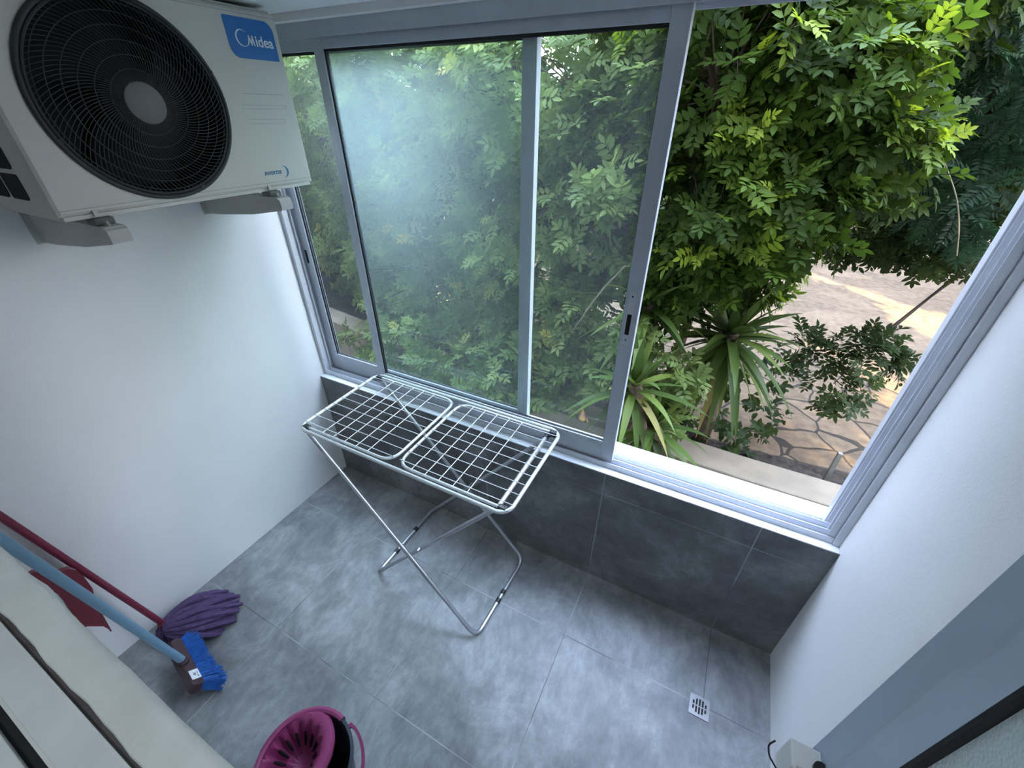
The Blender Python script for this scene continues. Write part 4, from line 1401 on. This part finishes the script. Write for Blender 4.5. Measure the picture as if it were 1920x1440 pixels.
# low sprigs hanging in front of the yuccas
shr = thing('sapling', (1.62, 1.06, 0.10), 'low sapling with light green leaf sprigs beside the yuccas, over the garden wall', 'sapling')
blobsS = [(1.86, 1.00, 0.72, 0.13, 0.10, 0.10), (1.83, 0.92, 0.42, 0.09, 0.07, 0.08), (1.55, 1.02, 0.80, 0.12, 0.1, 0.16), (1.40, 1.06, 0.50, 0.13, 0.1, 0.14), (1.16, 1.14, 0.40, 0.14, 0.1, 0.13)]
PS = shoots(blobsS, 75, 5, 1.0, rng, lime=0.2)
scatter('foliage', pinB, PS[0], PS[1], PS[2], PS[3] * 0.95, PS[4] * 0.9, M['leafA'], shr)
b = MB()
for (x, y, z, *_r) in blobsS:
    b.tube(fillet([(1.62, 1.16, 0.10), (1.62 + (x - 1.62) * 0.3, 1.14, 0.35 + 0.2 * (z - 0.35)), (x, y + 0.06, z)], 0.1), [0.007] * 9, 6)
b.build('stem', M['bark'], shr, smooth=True)

# darker tree on the right, its branches drooping over the paving
tC = thing('leafy_tree', (4.9, 4.2, GZ), 'darker tree with drooping branches over the paving at the right of the opening', 'tree')
simple_V = np.array(leaflet_verts(np.zeros(3), np.array([1., 0, 0]), np.array([0, 0, 1.]), 0.075, 0.020, 0.2, 0.25))
simple = [(simple_V, np.array(LF_Q), np.array(LF_T))]
blobsC = [(2.75, 2.45, 1.36, 0.36, 0.3, 0.17), (3.15, 2.5, 1.34, 0.42, 0.35, 0.18), (3.35, 2.6, 1.62, 0.45, 0.35, 0.25), (2.95, 2.0, 0.64, 0.22, 0.17, 0.11), (2.82, 1.8, 0.45, 0.16, 0.13, 0.12), (2.55, 1.95, 0.62, 0.10, 0.1, 0.08), (3.6, 3.2, 2.1, 0.9, 0.5, 0.5)]
PC = shoots(blobsC, 52, 6, 0.8, rng, lime=0.05)
scatter('foliage', pin, PC[0], PC[1], PC[2], PC[3] * 0.92, PC[4], M['leafC'], tC)
b = MB()
branch(b, [(4.9, 4.2, GZ), (5.0, 4.1, 0.9), (4.6, 3.6, 1.9), (4.0, 3.2, 2.3)], 0.05, 0.02)
branch(b, [(4.6, 3.6, 1.9), (3.6, 3.0, 1.6), (2.75, 2.5, 1.25)], 0.016, 0.005)
branch(b, [(4.6, 3.6, 1.9), (3.4, 2.6, 1.1), (2.95, 2.05, 0.68), (2.6, 1.95, 0.6)], 0.013, 0.004)
branch(b, [(3.4, 2.6, 1.12), (3.0, 2.1, 0.7), (2.82, 1.85, 0.45)], 0.008, 0.003)
b.build('trunk', M['darktwig'], tC, smooth=True)
b = MB()
TWIGPTS = [(2.701, 1.56, 1.87), (2.755, 1.56, 1.806), (2.839, 1.56, 1.697), (2.91, 1.56, 1.57), (2.964, 1.56, 1.423)]
b.tube(fillet(TWIGPTS, 0.08), 0.0026, 6)
b.build('bare_shoot', M['twig'], tC, smooth=True, label='thin bare curved twig')

# fern-leaved tree, upper right
tD = thing('feathery_tree', (5.4, 4.6, GZ), 'tree with drooping fern-like blue-green fronds, upper right of the opening', 'tree')
frond = [compound_template(11, 0.20, 0.040, 0.0050, rng) for _ in range(3)]
blobsD = [(2.55, 2.0, 2.30, 0.42, 0.3, 0.28), (2.95, 2.1, 2.15, 0.40, 0.3, 0.30), (3.1, 2.1, 1.72, 0.34, 0.28, 0.24), (2.75, 2.3, 1.85, 0.35, 0.25, 0.25), (3.4, 2.6, 2.5, 0.6, 0.4, 0.4)]
PD = shoots(blobsD, 30, 5, 0.8, rng, lime=0.08)
k3 = PD[1] + np.array([0, 0, -0.45])
scatter('foliage', frond, PD[0], k3, PD[2], PD[3], PD[4], M['leafD'], tD)
b = MB()
branch(b, [(5.4, 4.6, GZ), (5.4, 4.4, 1.2), (4.6, 3.5, 2.2), (3.4, 2.8, 2.25), (3.0, 2.4, 2.3), (2.6, 2.1, 2.4)], 0.06, 0.015)
branch(b, [(3.6, 2.9, 2.2), (3.3, 2.4, 1.9), (3.1, 2.2, 1.7)], 0.015, 0.006)
b.build('trunk', M['darktwig'], tD, smooth=True)
b = MB()
PX = shoots([(3.05, 2.75, 2.62, 0.28, 0.25, 0.40), (3.35, 2.9, 2.35, 0.30, 0.25, 0.3)], 60, 8, 0.3, rng, lime=0)
scatter('dry_foliage', simple, PX[0], PX[1] + np.array([0, 0, -1.2]), PX[2], PX[3] * 1.6, PX[4], M['deadleaf'], tD)['label'] = 'dark brown dry hanging leaves'

# yuccas
def yucca(loc, crowns, label, seed, n=46, L=0.62, w=0.024, tops=0.35):
    y = thing('yucca', loc, label, 'yucca', 'yuccas by the garden wall')
    r = np.random.default_rng(seed)
    tm = MB()
    V, Q, T_ = [], [], []
    for (c, base_pts, tr) in crowns:
        branch(tm, base_pts + [c], tr * 1.15, tr * 0.9, 12)
        for k in range(n):
            t = k / n
            el = math.radians(88 - 150 * t ** 0.85 + r.uniform(-8, 8))
            az = k * 2.39996 + r.uniform(-0.2, 0.2)
            d = np.array([math.cos(az) * math.cos(el), math.sin(az) * math.cos(el), math.sin(el)])
            ll = L * (0.55 + 0.5 * math.sin(PI * (0.2 + 0.7 * t))) * r.uniform(0.85, 1.1)
            ww = w * r.uniform(0.8, 1.15)
            s = np.cross(d, [0, 0, 1.0]); s /= max(1e-6, np.linalg.norm(s))
            nrm = np.cross(s, d)
            if nrm[2] < 0:
                nrm = -nrm
            o = len(V)
            tint = np.clip(0.15 + 0.6 * r.random() + (0.3 if t > 0.93 else 0) + (0.25 if r.random() < 0.1 else 0), 0, 1)
            NSg = 9
            droop = (0.10 + 0.55 * t) * ll * (0.6 + 0.8 * r.random())
            cen = np.array(c) - np.array([0, 0, 0.10 * t])
            for i in range(NSg):
                u = i / (NSg - 1)
                wd = ww * (0.55 + 0.45 * math.sin(PI * min(1, 0.15 + u * 0.75))) * (1 - u ** 3.0)
                p = cen + d * (ll * u) + np.array([0, 0, -droop * u ** 2.2 * (0.4 if el > 0.9 else 1)])
                V += [p - s * wd + nrm * wd * 0.28, p, p + s * wd + nrm * wd * 0.28]
                T_ += [tint] * 3
            for i in range(NSg - 1):
                a = o + i * 3
                Q += [(a, a + 1, a + 4, a + 3), (a + 1, a + 2, a + 5, a + 4)]
    mesh_np('leaf_crown', np.array(V), [np.array(Q)], np.array(T_), M['yucca'], y)
    tm.build('trunk', M['bark'], y, smooth=True)
    return y
yucca((2.10, 1.42, GZ), [((2.085, 1.33, 0.90), [(2.10, 1.42, GZ), (2.12, 1.42, 0.3)], 0.045)], 'largest yucca, a full crown of sword leaves in the middle of the opening', 1, 84, 0.48, 0.030)
yucca((1.96, 0.76, -0.5), [((1.66, 0.74, 0.74), [(1.96, 0.76, -0.5), (1.86, 0.76, 0.0)], 0.042), ((1.80, 0.80, 0.46), [(2.00, 0.80, -0.5), (1.98, 0.82, 0.1)], 0.036)], 'yucca with two brown trunks in front of the garden wall, beside the sash', 2, 44, 0.38, 0.024)
yucca((1.56, 1.28, GZ), [((1.60, 1.12, 1.08), [(1.56, 1.28, GZ), (1.56, 1.26, 0.5)], 0.035)], 'dark shaded yucca half hidden by the sash edge, under the fresh green tree', 3, 40, 0.44, 0.025)

# ground-cover plants behind the wall
gc = thing('ground_cover', (2.1, 1.6, GZ), 'low dark bushy plants at the foot of the large yucca', 'bush')
PG = shoots([(2.15, 1.52, 0.04, 0.32, 0.16, 0.2), (2.5, 1.75, 0.10, 0.16, 0.14, 0.18), (1.7, 1.6, 0.1, 0.3, 0.2, 0.25), (2.35, 2.2, 0.25, 0.3, 0.25, 0.3)], 60, 8, 0.8, rng, lime=0.0)
PG[0][:, 2] = np.maximum(PG[0][:, 2], GZ + 0.02)
scatter('foliage', simple, PG[0], PG[1], PG[2], PG[3] * 0.85, PG[4], M['leafC'], gc)
hd = thing('hedge', (-2.6, 3.1, GZ), 'dark low hedge on the left behind the pale garden wall', 'hedge')
PH = shoots([(-4.6, 3.5, 0.2, 1.0, 0.6, 0.6), (-5.6, 4.2, 0.3, 1.0, 0.7, 0.8), (-3.4, 3.0, 0.15, 0.9, 0.55, 0.5), (-2.2, 2.75, 0.05, 0.7, 0.5, 0.4), (-0.8, 2.5, 0.0, 0.9, 0.5, 0.4), (0.6, 2.2, 0.0, 0.7, 0.4, 0.4)], 26, 9, 0.8, rng, lime=0.0)
PH[0][:, 2] = np.maximum(PH[0][:, 2], GZ + 0.02)
scatter('foliage', simple, PH[0], PH[1], PH[2], PH[3] * 1.4, PH[4], M['leafC'], hd)

# backdrop trees closing the garden
big_V = np.array(leaflet_verts(np.zeros(3), np.array([1., 0, 0]), np.array([0, 0, 1.]), 0.30, 0.085, 0.2, 0.25))
bigl = [(big_V, np.array(LF_Q), np.array(LF_T))]
backs = [((-7.0, 7.5), 'left', [(-7.0, 7.5, 5.6, 2.6, 1.5, 2.3), (-6.2, 6.6, 0.9, 2.2, 1.0, 1.7)]),
         ((-3.0, 8.0), 'second', [(-3.0, 8.0, 5.7, 2.5, 1.5, 2.4), (-2.8, 6.8, 0.9, 2.2, 1.0, 1.95)]),
         ((0.6, 9.0), 'middle', [(0.6, 9.0, 5.5, 2.4, 1.4, 2.2), (0.2, 7.6, 0.9, 2.0, 1.0, 1.95)]),
         ((4.0, 12.5), 'fourth', [(4.0, 12.5, 3.2, 2.8, 1.4, 3.0), (2.6, 10.0, 0.9, 1.4, 1.0, 1.2)]),
         ((8.6, 17.0), 'right', [(7.6, 6.4, 1.9, 1.3, 2.6, 2.3), (8.6, 17.0, 3.4, 3.4, 1.5, 3.6), (5.2, 14.6, 1.0, 2.0, 1.0, 1.4)]),  # first clump lies out of view, added to shade the paving
         ((-0.5, 14.5), 'tall', [(-1.5, 14.5, 1.1, 5.5, 1.2, 1.6)])]
labs = ['leftmost of the dense background trees, behind the pale left pane', 'dense background tree glimpsed behind the left half of the double panes', 'dense background tree behind the middle stile of the window',
        'background tree behind the fresh green tree, above the yucca', 'background tree at the far right end of the paving', 'farthest low background tree under a gap of bright sky']
for (loc, nm, bl), lb in zip(backs, labs):
    t = thing('background_tree', (loc[0], loc[1], GZ), lb, 'tree', 'background trees closing the garden')
    Pk = shoots(bl, 22, 6, 0.8, rng, lime=0.10, extra=0.22)
    Pk[0][:, 2] = np.maximum(Pk[0][:, 2], GZ + 0.05)
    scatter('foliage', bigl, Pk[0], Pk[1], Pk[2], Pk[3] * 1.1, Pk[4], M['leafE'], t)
    b = MB()
    branch(b, [(loc[0], loc[1], GZ), (loc[0] + 0.1, loc[1], 1.2), (loc[0] - 0.1, loc[1] + 0.1, min(4.6, bl[0][2]))], 0.16, 0.05)
    b.build('trunk', M['bark'], t, smooth=True)

ot = thing('unseen_shade_tree', (9.0, 7.5, GZ), 'unseen spreading tree added to shade the far paving, high crown, right side', 'tree')  # out of view, added so less sky light reaches the paving
PO = shoots([(4.3, 5.9, 6.2, 2.9, 1.8, 1.3), (8.0, 8.5, 5.5, 3.0, 2.5, 1.8)], 14, 6, 0.6, rng, lime=0.1, extra=0.22)
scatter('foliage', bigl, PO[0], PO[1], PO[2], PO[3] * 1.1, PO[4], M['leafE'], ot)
b = MB()
branch(b, [(9.0, 7.5, GZ), (9.0, 7.5, 2.5), (8.2, 7.2, 5.2)], 0.2, 0.1)
branch(b, [(8.9, 7.5, 2.5), (7.0, 6.5, 4.6), (4.6, 5.6, 5.8)], 0.1, 0.03)
b.build('trunk', M['bark'], ot, smooth=True)

lt_ = thing('unseen_side_tree', (-5.6, 2.2, GZ), 'unseen dense tree added left of the balcony window to block sun and sky', 'tree')  # out of view, added to keep sun and low sky off the window
PL = shoots([(-4.9, 1.9, 3.0, 1.5, 1.2, 3.0), (-4.2, 3.6, 5.6, 2.2, 1.4, 1.9), (-3.0, 4.6, 4.45, 2.6, 1.2, 1.3)], 18, 6, 0.6, rng, lime=0.1, extra=0.22)
PL[0][:, 2] = np.maximum(PL[0][:, 2], GZ + 0.05)
PL[0][:, 1] = np.maximum(PL[0][:, 1], 0.55)
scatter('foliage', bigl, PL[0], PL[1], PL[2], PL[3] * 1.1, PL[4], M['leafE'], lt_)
b = MB()
branch(b, [(-5.6, 2.2, GZ), (-5.5, 2.2, 2.0), (-4.8, 2.6, 4.6), (-3.2, 3.8, 5.8)], 0.16, 0.04)
b.build('trunk', M['bark'], lt_, smooth=True)

ft = thing('unseen_facade_tree', (7.2, 1.3, GZ), 'unseen slim tree added right of the balcony window to block sky light', 'tree')  # out of view, added to dim the left wall near the window
PF = shoots([(7.2, 1.25, 2.2, 1.1, 0.65, 2.3)], 20, 6, 0.6, rng, lime=0.1)
PF[0][:, 1] = np.maximum(PF[0][:, 1], 0.5)
scatter('foliage', bigl, PF[0], PF[1], PF[2], PF[3], PF[4], M['leafE'], ft)
b = MB()
branch(b, [(7.2, 1.3, GZ), (7.25, 1.3, 1.2), (7.2, 1.25, 3.2)], 0.09, 0.03)
b.build('trunk', M['bark'], ft, smooth=True)

# ------------------------------------------------------------------ light
wd = bpy.data.worlds.new('sky')
SC.world = wd
wd.use_nodes = True
nt = wd.node_tree
bg = nt.nodes['Background']
tcw = nd(nt, 'ShaderNodeTexCoord')
spw = nd(nt, 'ShaderNodeSeparateXYZ')
nt.links.new(tcw.outputs['Generated'], spw.inputs[0])
mrw = nd(nt, 'ShaderNodeMapRange')
mrw.inputs['To Min'].default_value = 0.55
mrw.inputs['To Max'].default_value = 1.5
nt.links.new(spw.outputs['Z'], mrw.inputs['Value'])
crw = nd(nt, 'ShaderNodeValToRGB')
crw.color_ramp.elements[0].color = (0.93, 0.94, 1.0, 1)
crw.color_ramp.elements[1].color = (0.53, 0.68, 1.0, 1)
nt.links.new(spw.outputs['Z'], crw.inputs['Fac'])
nt.links.new(crw.outputs['Color'], bg.inputs['Color'])
nt.links.new(math_node(nt, 'MULTIPLY', mrw.outputs[0], 10.0), bg.inputs['Strength'])
# unseen lamp added in the inner room as fill for the ledge
cl = thing('fill_lamp', (1.45, -2.05, 2.7), 'unseen fill lamp added in the inner room to brighten the ledge', 'lamp')
b = MB(); b.box((1.15, -2.25, 2.672), (1.75, -1.85, 2.70), bev=0.004)
b.build('fill_housing', M['white'], cl)
al = bpy.data.lights.new('fill_light', 'AREA')
al.shape = 'RECTANGLE'; al.size = 0.56; al.size_y = 0.36
al.energy = 6.5
al.color = (0.88, 0.96, 1.0)
ao = bpy.data.objects.new('fill_light', al)
ao.location = (1.45, -2.05, 2.668)
COL.objects.link(ao)
ao.parent = cl
ao.matrix_parent_inverse = Matrix.Translation(-Vector(cl.location))
su = bpy.data.lights.new('sun', 'SUN')
su.energy = 20.0
su.color = (1.0, 0.72, 0.36)
su.angle = math.radians(0.7)
so = bpy.data.objects.new('sun', su)
so.rotation_euler = Vector(SUN_TO).to_track_quat('-Z', 'Y').to_euler()
so.location = (-6, 9, 6)
COL.objects.link(so)

# ------------------------------------------------------------------ camera (fitted to the photograph)
F_PX, YAW, PITCH, ROLL = 782.65, 0.473876, 0.5765, 0.0037993
cam = bpy.data.cameras.new('camera')
cam.sensor_fit = 'HORIZONTAL'
cam.sensor_width = 36.0
cam.lens = F_PX / 1920 * 36.0
cam.clip_start = 0.01
co = bpy.data.objects.new('camera', cam)
cy, sy = math.cos(YAW), math.sin(YAW)
f = Vector((-sy * math.cos(PITCH), cy * math.cos(PITCH), -math.sin(PITCH)))
r = Vector((cy, sy, 0)); u = r.cross(f)
r2 = r * math.cos(ROLL) + u * math.sin(ROLL); u2 = -r * math.sin(ROLL) + u * math.cos(ROLL)
co.matrix_world = Matrix(((r2.x, u2.x, -f.x, 1.94476), (r2.y, u2.y, -f.y, -1.33220), (r2.z, u2.z, -f.z, 2.01808), (0, 0, 0, 1)))
COL.objects.link(co)
SC.camera = co

SC.view_settings.view_transform = 'Standard'
SC.view_settings.look = 'None'
SC.view_settings.gamma = 1.0
SC.view_settings.use_curve_mapping = False
SC.view_settings.exposure = 0.75
cyc = SC.cycles
cyc.use_denoising = True
try:
    cyc.denoiser = 'OPENIMAGEDENOISE'
except Exception:
    pass
cyc.max_bounces = 8
cyc.diffuse_bounces = 5
cyc.transparent_max_bounces = 16
cyc.sample_clamp_indirect = 6.0
